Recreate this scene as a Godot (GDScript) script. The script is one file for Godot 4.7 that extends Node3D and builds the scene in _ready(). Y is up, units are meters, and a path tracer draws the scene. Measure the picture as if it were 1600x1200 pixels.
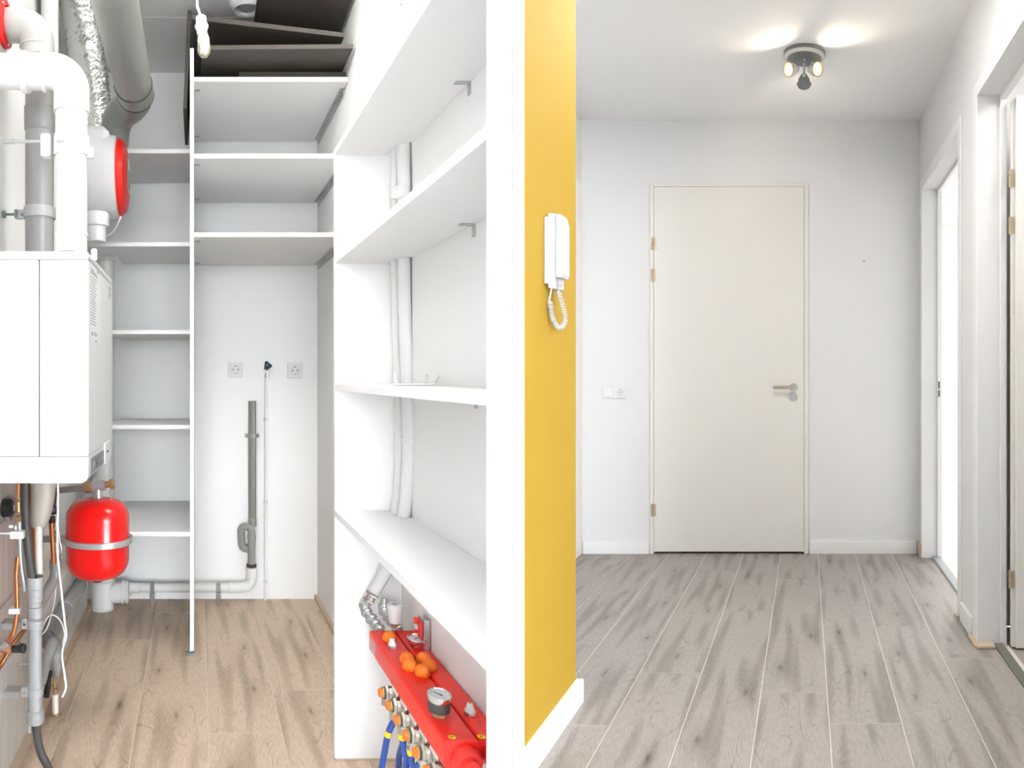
extends Node3D
# A store room (left) and an entrance hall (right) that lie side by side behind a lobby. Both rooms are
# parallelograms on plan: their long walls run off at an angle to the lobby front, so each room has its own plan axes.
# In the rooms' plan a point is V(across, height, depth); metres throughout.

const LOBBY_FRONT := 0.95
var STORE := Transform3D(Basis(Vector3(1, 0, 0), Vector3(0, 1, 0), Vector3(0.4473, 0, 1)), Vector3(0, 0, LOBBY_FRONT))
var HALL := Transform3D(Basis(Vector3(1, 0, 0), Vector3(0, 1, 0), Vector3(-0.4173, 0, 1)), Vector3(0, 0, LOBBY_FRONT))
var LOBBY := Transform3D(Basis(), Vector3(0, 0, LOBBY_FRONT))

var UVS := Vector2.ONE
var UVO := Vector2.ZERO
var bases := {}
var M := {}
var rng := RandomNumberGenerator.new()

func _ready():
	rng.seed = 4211
	set_camera_and_light()
	make_materials()
	build_lobby()
	build_store_shell()
	build_hall_shell()
	build_store_shelving()
	build_store_services()
	build_low_plumbing()
	build_manifold()
	build_hall_things()

func set_camera_and_light():
	var cam := Camera3D.new()
	cam.name = "camera"
	cam.position = Vector3(0, 1.1, LOBBY_FRONT)
	cam.projection = Camera3D.PROJECTION_FRUSTUM
	cam.near = 0.05
	cam.far = 60.0
	cam.size = 0.05 * 1200.0 / 1100.0
	cam.frustum_offset = Vector2(0, -12.0 / 1200.0 * cam.size)
	add_child(cam)
	cam.current = true
	var e := Environment.new()
	e.background_mode = Environment.BG_SKY
	var sk := Sky.new()
	var sm := ProceduralSkyMaterial.new()
	sm.sky_top_color = Color(0.84, 0.88, 0.93)
	sm.sky_horizon_color = Color(0.945, 0.955, 0.965)
	sm.ground_bottom_color = Color(0.5, 0.5, 0.48)
	sm.ground_horizon_color = Color(0.75, 0.76, 0.76)
	sm.sun_angle_max = 0.0
	sk.sky_material = sm
	e.sky = sk
	e.background_energy_multiplier = 42.0
	e.ambient_light_source = Environment.AMBIENT_SOURCE_SKY
	e.tonemap_mode = Environment.TONE_MAPPER_LINEAR
	e.tonemap_exposure = 1.21
	e.sdfgi_enabled = true
	e.ssao_enabled = true
	e.ssil_enabled = true
	var we := WorldEnvironment.new()
	we.name = "world_environment"
	we.environment = e
	add_child(we)
	# fill panels added out of view: [plan frame, centre, size across and along, energy]
	added_fill_panel(LOBBY, V(0.0, 2.69, -2.0), Vector2(2.4, 1.2), 1.6, "large added fill light panel out of view on the front room ceiling")
	added_fill_panel(STORE, V(0.1, 2.6, 1.85), Vector2(0.7, 0.6), 1.6, "added fill light panel on the unseen part of the store room ceiling")
	added_fill_panel(HALL, V(-0.22, 2.69, 2.6), Vector2(0.7, 0.5), 1.75, "added fill light panel out of view above the near end of the hall")
	added_fill_panel(HALL, V(1.9, 2.69, 5.6), Vector2(1.4, 1.4), 7.0, "large added fill light panel out of view in the bright side room")
	added_fill_panel(HALL, V(1.5, 2.6, 2.3), Vector2(0.6, 0.6), 0.9, "added fill light panel on the ceiling of the room with the cream door")

func added_fill_panel(frame: Transform3D, at: Vector3, size: Vector2, energy: float, label: String):  # added fill: a glowing face with an area light below it
	var t := thing("added_fill_light", label, "added fill light", frame, at)
	var s := S()
	bx(s, at.x - size.x / 2 - 0.02, at.x + size.x / 2 + 0.02, at.y - 0.03, at.y, -at.z - size.y / 2 - 0.02, -at.z + size.y / 2 + 0.02, 0.004)
	part(t, "frame", s, mat(Color(0.92, 0.92, 0.92), 0.4))
	s = S()
	bx(s, at.x - size.x / 2, at.x + size.x / 2, at.y - 0.036, at.y - 0.029, -at.z - size.y / 2, -at.z + size.y / 2, 0.002)
	var m := mat(Color(1, 1, 1), 0.5)
	m.emission_enabled = true
	m.emission = Color(1.0, 0.99, 0.97)
	m.emission_energy_multiplier = 1.5
	part(t, "diffuser", s, m)
	var l := AreaLight3D.new()
	l.name = "fill_area_light"
	l.area_size = size
	l.light_energy = energy
	l.light_color = Color(1.0, 0.988, 0.965)
	l.shadow_enabled = true
	l.area_range = 12.0
	l.area_attenuation = 2.0
	add_child(l)
	l.position = frame * (at + Vector3(0, -0.045, 0))
	l.rotation_degrees = Vector3(-90, 0, 0)

# ---------------------------------------------------------------- helpers
func V(x: float, y: float, z: float) -> Vector3:
	return Vector3(x, y, -z)

func S() -> SurfaceTool:
	var st := SurfaceTool.new()
	st.begin(Mesh.PRIMITIVE_TRIANGLES)
	return st

func vtx(st: SurfaceTool, p: Vector3):
	st.set_uv(Vector2(p.x, p.z) * UVS + UVO)
	st.add_vertex(p)

func tri(st: SurfaceTool, a: Vector3, b: Vector3, c: Vector3):
	vtx(st, a); vtx(st, c); vtx(st, b)

func quad(st: SurfaceTool, a: Vector3, b: Vector3, c: Vector3, d: Vector3):
	tri(st, a, b, c); tri(st, a, c, d)

func out_quad(st: SurfaceTool, o: Vector3, a: Vector3, b: Vector3, c: Vector3, d: Vector3):
	if (b - a).cross(c - a).dot((a + b + c + d) / 4.0 - o) < 0.0:
		quad(st, d, c, b, a)
	else:
		quad(st, a, b, c, d)

func obx(st: SurfaceTool, xf: Transform3D, size: Vector3, bev := 0.001):
	st.set_smooth_group(-1)
	var h := size / 2.0
	var b: float = min(bev, min(h.x, min(h.y, h.z)) * 0.9)
	var o := xf.origin
	for s in [-1.0, 1.0]:
		out_quad(st, o, xf * Vector3(s * h.x, -h.y + b, -h.z + b), xf * Vector3(s * h.x, h.y - b, -h.z + b), xf * Vector3(s * h.x, h.y - b, h.z - b), xf * Vector3(s * h.x, -h.y + b, h.z - b))
		out_quad(st, o, xf * Vector3(-h.x + b, s * h.y, -h.z + b), xf * Vector3(h.x - b, s * h.y, -h.z + b), xf * Vector3(h.x - b, s * h.y, h.z - b), xf * Vector3(-h.x + b, s * h.y, h.z - b))
		out_quad(st, o, xf * Vector3(-h.x + b, -h.y + b, s * h.z), xf * Vector3(h.x - b, -h.y + b, s * h.z), xf * Vector3(h.x - b, h.y - b, s * h.z), xf * Vector3(-h.x + b, h.y - b, s * h.z))
		for t in [-1.0, 1.0]:
			out_quad(st, o, xf * Vector3(s * h.x, t * (h.y - b), h.z - b), xf * Vector3(s * h.x, t * (h.y - b), -h.z + b), xf * Vector3(s * (h.x - b), t * h.y, -h.z + b), xf * Vector3(s * (h.x - b), t * h.y, h.z - b))
			out_quad(st, o, xf * Vector3(s * h.x, h.y - b, t * (h.z - b)), xf * Vector3(s * h.x, -h.y + b, t * (h.z - b)), xf * Vector3(s * (h.x - b), -h.y + b, t * h.z), xf * Vector3(s * (h.x - b), h.y - b, t * h.z))
			out_quad(st, o, xf * Vector3(h.x - b, s * h.y, t * (h.z - b)), xf * Vector3(-h.x + b, s * h.y, t * (h.z - b)), xf * Vector3(-h.x + b, s * (h.y - b), t * h.z), xf * Vector3(h.x - b, s * (h.y - b), t * h.z))
			for u in [-1.0, 1.0]:
				var p := xf * Vector3(s * h.x, t * (h.y - b), u * (h.z - b))
				var q := xf * Vector3(s * (h.x - b), t * h.y, u * (h.z - b))
				var r := xf * Vector3(s * (h.x - b), t * (h.y - b), u * h.z)
				if (q - p).cross(r - p).dot(p - o) < 0.0:
					tri(st, p, r, q)
				else:
					tri(st, p, q, r)

func bx(st: SurfaceTool, x0: float, x1: float, y0: float, y1: float, z0: float, z1: float, bev := 0.001):
	obx(st, Transform3D(Basis(), V((x0 + x1) / 2, (y0 + y1) / 2, (z0 + z1) / 2)), Vector3(abs(x1 - x0), abs(y1 - y0), abs(z1 - z0)), bev)

func sweep(st: SurfaceTool, pts: Array, rad, sides := 18, caps := true):
	var n := pts.size()
	var t0: Vector3 = (pts[1] - pts[0]).normalized()
	var nx := t0.cross(Vector3.UP if abs(t0.y) < 0.9 else Vector3.RIGHT).normalized()
	var rings := []
	for i in n:
		var t: Vector3 = (pts[min(i + 1, n - 1)] - pts[max(i - 1, 0)]).normalized()
		nx = (nx - t * nx.dot(t)).normalized()
		var ny := t.cross(nx)
		var r: float = rad[i] if rad is Array else rad
		var ring := []
		for k in sides:
			var a := TAU * k / sides
			ring.append(pts[i] + (nx * cos(a) + ny * sin(a)) * r)
		rings.append(ring)
	st.set_smooth_group(1)
	for i in n - 1:
		for k in sides:
			var j := (k + 1) % sides
			quad(st, rings[i][k], rings[i][j], rings[i + 1][j], rings[i + 1][k])
	if caps:
		st.set_smooth_group(-1)
		for k in sides:
			var j := (k + 1) % sides
			tri(st, pts[0], rings[0][j], rings[0][k])
			tri(st, pts[n - 1], rings[n - 1][k], rings[n - 1][j])

# round the corners of a line of points
func fillet(pts: Array, r: float, seg := 10) -> Array:
	var o := [pts[0]]
	for i in range(1, pts.size() - 1):
		var p: Vector3 = pts[i]
		var a: Vector3 = pts[i - 1] - p
		var b: Vector3 = pts[i + 1] - p
		var d: float = min(r, min(a.length(), b.length()) * 0.49)
		var q0 := p + a.normalized() * d
		var q1 := p + b.normalized() * d
		for k in seg + 1:
			var t := float(k) / seg
			var w := 0.5523 
			var c0 := q0.lerp(p, w)
			var c1 := q1.lerp(p, w)
			o.append(q0.bezier_interpolate(c0, c1, q1, t))
	o.append(pts[-1])
	return o

func spline(pts: Array, n: int) -> Array:
	var o := []
	var m := pts.size()
	for i in m - 1:
		for k in n:
			var t := float(k) / n
			o.append((pts[i] as Vector3).cubic_interpolate(pts[i + 1], pts[max(i - 1, 0)], pts[min(i + 2, m - 1)], t))
	o.append(pts[-1])
	return o

func along(p: Vector3, dir: Vector3) -> Transform3D:
	var y := dir.normalized()
	var x := y.cross(Vector3.BACK if abs(y.z) < 0.9 else Vector3.RIGHT).normalized()
	return Transform3D(Basis(x, y, x.cross(y)), p)

func lathe(st: SurfaceTool, prof: Array, xf: Transform3D, sides := 28, flat := false):
	var grp := 2
	for i in prof.size() - 1:
		var d: Vector2 = prof[i + 1] - prof[i]
		if i > 0:
			var e: Vector2 = prof[i] - prof[i - 1]
			if abs(e.angle_to(d)) > 0.6:
				grp += 1
		st.set_smooth_group(-1 if flat else grp)
		for k in sides:
			var a0 := TAU * k / sides
			var a1 := TAU * ((k + 1) % sides) / sides
			var A := xf * Vector3(prof[i].x * cos(a0), prof[i].y, prof[i].x * sin(a0))
			var B := xf * Vector3(prof[i].x * cos(a1), prof[i].y, prof[i].x * sin(a1))
			var C := xf * Vector3(prof[i + 1].x * cos(a1), prof[i + 1].y, prof[i + 1].x * sin(a1))
			var D := xf * Vector3(prof[i + 1].x * cos(a0), prof[i + 1].y, prof[i + 1].x * sin(a0))
			if prof[i].x < 1e-6:
				tri(st, A, D, C)
			elif prof[i + 1].x < 1e-6:
				tri(st, A, D, B)
			else:
				quad(st, A, D, C, B)

func cyl(st: SurfaceTool, p: Vector3, dir: Vector3, r: float, length: float, ch := 0.0015, sides := 28, flat := false):
	var h := length / 2
	lathe(st, [Vector2(0, -h), Vector2(r - ch, -h), Vector2(r, -h + ch), Vector2(r, h - ch), Vector2(r - ch, h), Vector2(0, h)], along(p, dir), sides, flat)

func ball(st: SurfaceTool, p: Vector3, r: Vector3, dir := Vector3.UP, seg := 10, sides := 20):
	var prof := []
	for i in seg + 1:
		var a := -PI / 2 + PI * i / seg
		prof.append(Vector2(max(0.0, cos(a)) if i > 0 and i < seg else 0.0, sin(a)))
	var xf := along(p, dir)
	xf.basis = xf.basis * Basis.from_scale(r)
	lathe(st, prof, xf, sides)

func torus(st: SurfaceTool, p: Vector3, dir: Vector3, R: float, r: float, sides := 32, seg := 10):
	var prof := []
	for i in seg + 1:
		var a := -TAU * i / seg
		prof.append(Vector2(R + r * cos(-a), r * sin(-a)))
	lathe(st, prof, along(p, dir), sides)

# an upright slab, plate or bar from an outline; f maps an outline point and 0 or 1 to a place
func prism(st: SurfaceTool, outline: Array, f: Callable, smooth := false):
	var poly := PackedVector2Array(outline)
	var area := 0.0
	for i in poly.size():
		area += poly[i].cross(poly[(i + 1) % poly.size()])
	if area < 0.0:
		poly.reverse()
	var idx := Geometry2D.triangulate_polygon(poly)
	var c0 := []
	var c1 := []
	for p in poly:
		c0.append(f.call(p, 0.0)); c1.append(f.call(p, 1.0))
	var tri_area := (poly[idx[1]] - poly[idx[0]]).cross(poly[idx[2]] - poly[idx[0]])
	var nrm: Vector3 = (c1[idx[1]] - c1[idx[0]]).cross(c1[idx[2]] - c1[idx[0]]) * signf(tri_area)
	var keep: bool = nrm.dot(c1[0] - c0[0]) > 0.0
	st.set_smooth_group(-1)
	for k in range(0, idx.size(), 3):
		var ccw := (poly[idx[k + 1]] - poly[idx[k]]).cross(poly[idx[k + 2]] - poly[idx[k]]) > 0.0
		if ccw == keep:
			tri(st, c1[idx[k]], c1[idx[k + 1]], c1[idx[k + 2]])
			tri(st, c0[idx[k]], c0[idx[k + 2]], c0[idx[k + 1]])
		else:
			tri(st, c1[idx[k]], c1[idx[k + 2]], c1[idx[k + 1]])
			tri(st, c0[idx[k]], c0[idx[k + 1]], c0[idx[k + 2]])
	st.set_smooth_group(3 if smooth else -1)
	for i in poly.size():
		var j := (i + 1) % poly.size()
		if keep:
			quad(st, c0[i], c0[j], c1[j], c1[i])
		else:
			quad(st, c1[i], c1[j], c0[j], c0[i])

func plan(st: SurfaceTool, outline: Array, y0: float, y1: float, smooth := false):   # outline in (across, depth)
	prism(st, outline, func(p: Vector2, t: float): return V(p.x, lerpf(y0, y1, t), p.y), smooth)

func front(st: SurfaceTool, outline: Array, z0: float, z1: float, smooth := false):   # outline in (across, height)
	prism(st, outline, func(p: Vector2, t: float): return V(p.x, p.y, lerpf(z0, z1, t)), smooth)

func side(st: SurfaceTool, outline: Array, x0: float, x1: float, smooth := false):   # outline in (depth, height)
	prism(st, outline, func(p: Vector2, t: float): return V(lerpf(x0, x1, t), p.y, p.x), smooth)

func rounded(x0: float, x1: float, y0: float, y1: float, r: Array, seg := 6) -> Array:   # radii: x0y0, x1y0, x1y1, x0y1
	var o := []
	var c := [Vector2(x0, y0), Vector2(x1, y0), Vector2(x1, y1), Vector2(x0, y1)]
	var d := [Vector2(1, 1), Vector2(-1, 1), Vector2(-1, -1), Vector2(1, -1)]
	for i in 4:
		if r[i] <= 0.0:
			o.append(c[i])
			continue
		var m: Vector2 = c[i] + d[i] * r[i]
		for k in seg + 1:
			var a := PI + PI / 2 * i + PI / 2 * k / seg
			o.append(m + Vector2(cos(a), sin(a)) * r[i])
	return o

func mat(c: Color, rough := 0.5, metal := 0.0) -> StandardMaterial3D:
	var m := StandardMaterial3D.new()
	m.albedo_color = c
	m.roughness = rough
	m.metallic = metal
	return m

func numbered(parent: Node, called: String) -> String:
	if not parent.has_node(NodePath(called)):
		return called
	var k := 1
	while parent.has_node(NodePath("%s_%03d" % [called, k])):
		k += 1
	return "%s_%03d" % [called, k]

func tag(o: Node, label: String, category := "", group := "", kind := ""):
	o.set_meta("label", label)
	if category: o.set_meta("category", category)
	if group: o.set_meta("group", group)
	if kind: o.set_meta("kind", kind)

func thing(called: String, label: String, category: String, frame: Transform3D, base: Vector3, group := "", kind := "") -> Node3D:
	var o := Node3D.new()
	o.name = numbered(self, called)
	tag(o, label, category, group, kind)
	add_child(o)
	o.transform = frame * Transform3D(Basis(), base)
	bases[o] = base
	return o

func part(parent: Node3D, called: String, st: SurfaceTool, m: Material, label := "") -> MeshInstance3D:
	st.generate_normals()
	var o := MeshInstance3D.new()
	o.mesh = st.commit()
	o.material_override = m
	o.name = numbered(parent, called)
	if label: o.set_meta("label", label)
	parent.add_child(o)
	if bases.has(parent):
		o.position = -bases[parent]
	return o

func dup(o: Node3D, frame: Transform3D, move: Vector3, label := "") -> Node3D:
	var r: Node3D = o.duplicate()
	r.name = numbered(self, String(o.name))
	add_child(r)
	r.transform = frame * Transform3D(Basis(), bases[o] + move)
	if label: r.set_meta("label", label)
	return r

func structure(called: String, label: String, category: String, frame: Transform3D, st: SurfaceTool, m: Material) -> MeshInstance3D:
	st.generate_normals()
	var o := MeshInstance3D.new()
	o.mesh = st.commit()
	o.material_override = m
	o.name = numbered(self, called)
	tag(o, label, category, "", "structure")
	add_child(o)
	o.transform = frame
	return o

# ---------------------------------------------------------------- materials
func make_materials():
	M.wall = mat(Color(0.955, 0.955, 0.955), 0.75)
	M.hall_wall = mat(Color(0.918, 0.92, 0.925), 0.75)
	M.store_wall = mat(Color(0.955, 0.954, 0.95), 0.75)
	M.ceiling = mat(Color(0.97, 0.97, 0.97), 0.8)
	M.board = mat(Color(0.953, 0.953, 0.953), 0.45)
	M.trim = mat(Color(0.955, 0.955, 0.958), 0.4)
	M.enamel = mat(Color(0.91, 0.91, 0.91), 0.3)
	M.plastic = mat(Color(0.91, 0.91, 0.91), 0.35)
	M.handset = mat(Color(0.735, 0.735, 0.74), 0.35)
	M.pvc_white = mat(Color(0.89, 0.89, 0.88), 0.35)
	M.pvc = mat(Color(0.62, 0.62, 0.62), 0.4)
	M.pvc_light = mat(Color(0.62, 0.62, 0.62), 0.4)
	M.pvc_dark = mat(Color(0.50, 0.51, 0.49), 0.32)
	M.pvc_mid = mat(Color(0.57, 0.57, 0.565), 0.4)
	M.red = mat(Color(0.82, 0.045, 0.04), 0.22)
	M.red_box = mat(Color(0.93, 0.15, 0.12), 0.3)
	M.collar = mat(Color(0.86, 0.10, 0.10), 0.5)
	M.orange = mat(Color(0.97, 0.48, 0.10), 0.5)
	M.chrome = mat(Color(0.82, 0.82, 0.81), 0.2, 0.95)
	M.zinc = mat(Color(0.76, 0.77, 0.77), 0.38, 0.75)
	M.steel = mat(Color(0.72, 0.73, 0.73), 0.3, 0.85)
	M.brass = mat(Color(0.74, 0.63, 0.46), 0.35, 0.8)
	M.hinge = mat(Color(0.76, 0.70, 0.61), 0.3, 0.8)
	M.copper = mat(Color(0.72, 0.44, 0.27), 0.33, 0.75)
	M.black = mat(Color(0.12, 0.12, 0.12), 0.5)
	M.hose = mat(Color(0.27, 0.27, 0.26), 0.6)
	M.dark = mat(Color(0.17, 0.165, 0.16), 0.5)
	M.blue = mat(Color(0.14, 0.29, 0.60), 0.4)
	M.yellow_band = mat(Color(0.96, 0.78, 0.12), 0.5)
	M.cream = mat(Color(0.922, 0.912, 0.89), 0.5)
	M.yellow = mat(Color(0.645, 0.512, 0.11), 0.75)
	M.wood_strip = mat(Color(0.78, 0.70, 0.61), 0.6)
	M.siphon = mat(Color(0.67, 0.645, 0.605), 0.4)
	M.dark_board = grain_board()
	M.backing = streak_board()
	M.foil = mat(Color(0.93, 0.93, 0.92), 0.25, 0.75)
	M.planks_store = []
	M.planks_hall = []
	for k in 4:
		var t := wood(k)
		var a := mat(Color(0.87, 0.785, 0.695), 0.5)
		a.albedo_texture = t
		M.planks_store.append(a)
		var b := mat(Color(0.675, 0.648, 0.628), 0.45)
		b.albedo_texture = t
		M.planks_hall.append(b)

func grain_board() -> StandardMaterial3D:
	var m := mat(Color(0.33, 0.305, 0.28), 0.5)
	var n := FastNoiseLite.new()
	n.seed = 5
	n.frequency = 0.05
	var t := NoiseTexture2D.new()
	t.noise = n
	t.width = 256
	t.height = 256
	t.seamless = true
	var g := Gradient.new()
	g.set_color(0, Color(0.75, 0.75, 0.75))
	g.set_color(1, Color(1, 1, 1))
	t.color_ramp = g
	m.albedo_texture = t
	m.uv1_triplanar = true
	m.uv1_scale = Vector3(2, 20, 20)
	return m

func streak_board() -> StandardMaterial3D:
	var m := mat(Color(0.91, 0.90, 0.875), 0.7)
	var n := FastNoiseLite.new()
	n.seed = 9
	n.frequency = 0.02
	var t := NoiseTexture2D.new()
	t.noise = n
	t.width = 256
	t.height = 256
	t.seamless = true
	var g := Gradient.new()
	g.set_color(0, Color(0.90, 0.895, 0.89))
	g.set_color(1, Color(1, 1, 1))
	t.color_ramp = g
	m.albedo_texture = t
	m.uv1_triplanar = true
	m.uv1_scale = Vector3(6, 0.6, 6)
	return m

# laminate print of one plank: fine fibre, growth rings, dark streaks and knots; u across, v along
func wood(k: int) -> ImageTexture:
	var w := 224
	var h := 1344
	var n := FastNoiseLite.new()
	n.seed = 100 + k * 17
	n.noise_type = FastNoiseLite.TYPE_SIMPLEX
	n.frequency = 1.0
	n.fractal_type = FastNoiseLite.FRACTAL_NONE
	var r := RandomNumberGenerator.new()
	r.seed = 900 + k
	var knots := []
	for i in 2 + k % 2:
		knots.append(Vector3(r.randf_range(0.2, 0.8), (i + r.randf_range(0.1, 0.9)) / 3.0, r.randf_range(0.012, 0.026)))
	var data := PackedByteArray()
	data.resize(w * h * 3)
	var p := 0
	for y in h:
		var v := float(y) / h
		for x in w:
			var u := float(x) / w
			var wx := u + 0.07 * n.get_noise_2d(u * 1.6, v * 2.2)
			var ring := wx * 5.0 + 2.4 * n.get_noise_2d(wx * 1.5 + 9.0, v * 1.5)
			var knot := 0.0
			for q in knots:
				var du: float = (u - q.x) * 0.23
				var dv: float = (v - q.y) * 1.38
				var d: float = sqrt(du * du + dv * dv * 0.07) / q.z
				if d < 3.5:
					var g := exp(-d * d)
					ring += 1.6 * g * (1.0 if q.x < 0.5 else -1.0)
					knot += 0.55 * exp(-d * d * 9.0) + 0.22 * exp(-d * d * 0.6)
			var mask := clampf(0.35 + n.get_noise_2d(u * 2.0 + 40.0, v * 3.0), 0.0, 1.0)
			var line := pow(0.5 + 0.5 * sin(TAU * ring * 2.6), 4.0)
			var fib := n.get_noise_2d(u * 60.0, v * 22.0)
			var pore := n.get_noise_2d(u * 120.0 + 70.0, v * 34.0)
			var broad := n.get_noise_2d(u * 3.2 + 20.0, v * 1.7 + 5.0)
			var c := 1.0 - 0.05 * line * (0.2 + mask) + 0.045 * fib - 0.10 * clampf(pore - 0.2, 0.0, 1.0) - 0.15 * clampf(broad, 0.0, 1.0) - 0.42 * clampf(knot, 0.0, 1.0)
			var rift := absf(n.get_noise_2d(u * 2.6 + 33.0, v * 5.0 + k * 3.0))
			var where := n.get_noise_2d(u * 1.5 + 61.0, v * 2.6 + k * 7.0)
			c -= 0.15 * smoothstep(0.10, 0.0, rift) * smoothstep(0.48, 0.75, where)
			c = clampf(c * 0.97, 0.0, 1.0)
			var warm := 1.0 - c
			data[p] = int(255.0 * c)
			data[p + 1] = int(255.0 * clampf(c - 0.05 * warm, 0.0, 1.0))
			data[p + 2] = int(255.0 * clampf(c - 0.10 * warm, 0.0, 1.0))
			p += 3
	var im := Image.create_from_data(w, h, false, Image.FORMAT_RGB8, data)
	im.generate_mipmaps()
	return ImageTexture.create_from_image(im)

# ---------------------------------------------------------------- shells of the rooms
func planks(floor_node: Node3D, x0: float, w: float, cols: Array, mats: Array, xlo: float, xhi: float, zend: float, seed_n: int):
	# cols: [column number, depth of one end joint, depth where the column starts]
	var r := RandomNumberGenerator.new()
	r.seed = seed_n
	var gap := 0.0013
	for c in cols:
		var xa: float = x0 + c[0] * w
		var z: float = c[1]
		while z > c[2]:
			z -= 1.38
		while z < zend:
			var za: float = max(z, c[2])
			var zb: float = min(z + 1.38, zend)
			var ax: float = max(xa, xlo)
			var bx_: float = min(xa + w, xhi)
			var fu := -1.0 if r.randf() < 0.5 else 1.0
			var fv := -1.0 if r.randf() < 0.5 else 1.0
			UVS = Vector2(fu / w, fv / 1.38)
			UVO = Vector2(-xa * fu / w, (z * fv) / 1.38)
			if zb - za > 0.01 and bx_ - ax > 0.01:
				var s := S()
				bx(s, ax + gap, bx_ - gap, -0.006, 0.0, za + gap, zb - gap, 0.0005)
				part(floor_node, "plank", s, mats[r.randi() % mats.size()])
			else:
				r.randi()
			z += 1.38
	UVS = Vector2.ONE
	UVO = Vector2.ZERO

func build_lobby():
	var s := S()
	plan(s, [Vector2(-3.0, -5.5), Vector2(5.5, -5.5), Vector2(5.5, 0.95), Vector2(1.103, 0.95), Vector2(1.437, 1.75), Vector2(-1.343, 1.75), Vector2(-0.985, 0.95), Vector2(-3.0, 0.95)], -0.1, 0.0)
	structure("floor", "beige floor of the front room before both rooms", "floor", LOBBY, s, mat(Color(0.88, 0.86, 0.84), 0.5))
	s = S()
	bx(s, -3.0, 5.5, 2.69, 2.79, -5.5, 0.97, 0.0)
	structure("ceiling", "white ceiling of the front room before both rooms", "ceiling", LOBBY, s, M.ceiling)
	s = S()
	bx(s, -3.1, -3.0, 0.0, 2.79, -5.6, 1.05, 0.0)
	bx(s, -3.1, -0.985, 0.0, 2.79, 0.95, 1.05, 0.0)
	structure("wall_left", "white left wall of the front room", "wall", LOBBY, s, M.wall)
	s = S()
	bx(s, 5.5, 5.6, 0.0, 2.79, -5.6, 1.05, 0.0)
	bx(s, 1.103, 5.6, 0.0, 2.79, 0.95, 1.05, 0.0)
	structure("wall_right", "white right wall of the front room", "wall", LOBBY, s, M.wall)
	s = S()
	bx(s, -3.1, 1.0, 0.0, 2.79, -5.6, -5.5, 0.0)
	bx(s, 5.3, 5.6, 0.0, 2.79, -5.6, -5.5, 0.0)
	bx(s, 1.0, 5.3, 0.0, 0.15, -5.6, -5.5, 0.0)
	bx(s, 1.0, 5.3, 2.55, 2.79, -5.6, -5.5, 0.0)
	structure("wall_rear", "white front room wall around the big added window", "wall", LOBBY, s, M.wall)
	window(LOBBY, 1.0, 5.3, 0.15, 2.55, -5.55, "big added window behind the viewpoint that lets sky light into both rooms")  # added unseen window, sized and placed to steer sky light into both rooms
	s = S()
	bx(s, -14.0, 16.0, -0.25, -0.05, -24.0, -5.6, 0.0)
	structure("bounce_slab", "added pale slab outside the big window that bounces sky light inward", "bounce_slab", LOBBY, s, mat(Color(0.90, 0.895, 0.885), 0.8))  # added unseen slab, bounces sky light up to ceilings and shelf undersides
	# the pier between the two rooms, with the closet's front post
	s = S()
	plan(s, [Vector2(0.0014, 0.95), Vector2(0.0165, 0.95), Vector2(0.0337, 1.94), Vector2(-0.066, 1.94), Vector2(-0.2738, 1.94), Vector2(-0.0115, 1.338), Vector2(-0.0045, 1.32), Vector2(-0.0045, 0.985), Vector2(0.0014, 0.985)], 0.0, 2.79)
	structure("wall_middle", "narrow white wall end standing between store room and yellow wall", "wall", LOBBY, s, mat(Color(0.955, 0.955, 0.955), 0.7))
	s = S()
	bx(s, -0.0346, 0.0008, 0.0, 2.69, 0.952, 0.982, 0.0008)
	structure("trim_1", "tall white front post at the right end of the shelf unit", "trim", LOBBY, s, mat(Color(0.87, 0.87, 0.87), 0.5))

func window(frame: Transform3D, x0: float, x1: float, y0: float, y1: float, z: float, label: String):
	var t := thing("window_1", label, "window", frame, V((x0 + x1) / 2, y0, z), "", "structure")
	var s := S()
	for x in [x0 + 0.03, (x0 + x1) / 2, x1 - 0.03]:
		bx(s, x - 0.03, x + 0.03, y0, y1, z - 0.03, z + 0.03, 0.003)
	for y in [y0 + 0.03, y1 - 0.03]:
		bx(s, x0, x1, y - 0.03, y + 0.03, z - 0.03, z + 0.03, 0.003)
	part(t, "added_window_frame", s, M.trim)
	var g := mat(Color(0.9, 0.95, 0.95, 0.06), 0.02)
	g.transparency = BaseMaterial3D.TRANSPARENCY_ALPHA
	for k in 2:
		s = S()
		var xa := x0 + 0.06 if k == 0 else (x0 + x1) / 2 + 0.03
		var xb := (x0 + x1) / 2 - 0.03 if k == 0 else x1 - 0.06
		bx(s, xa, xb, y0 + 0.06, y1 - 0.06, z - 0.003, z + 0.003, 0.0)
		part(t, "pane", s, g)

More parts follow.
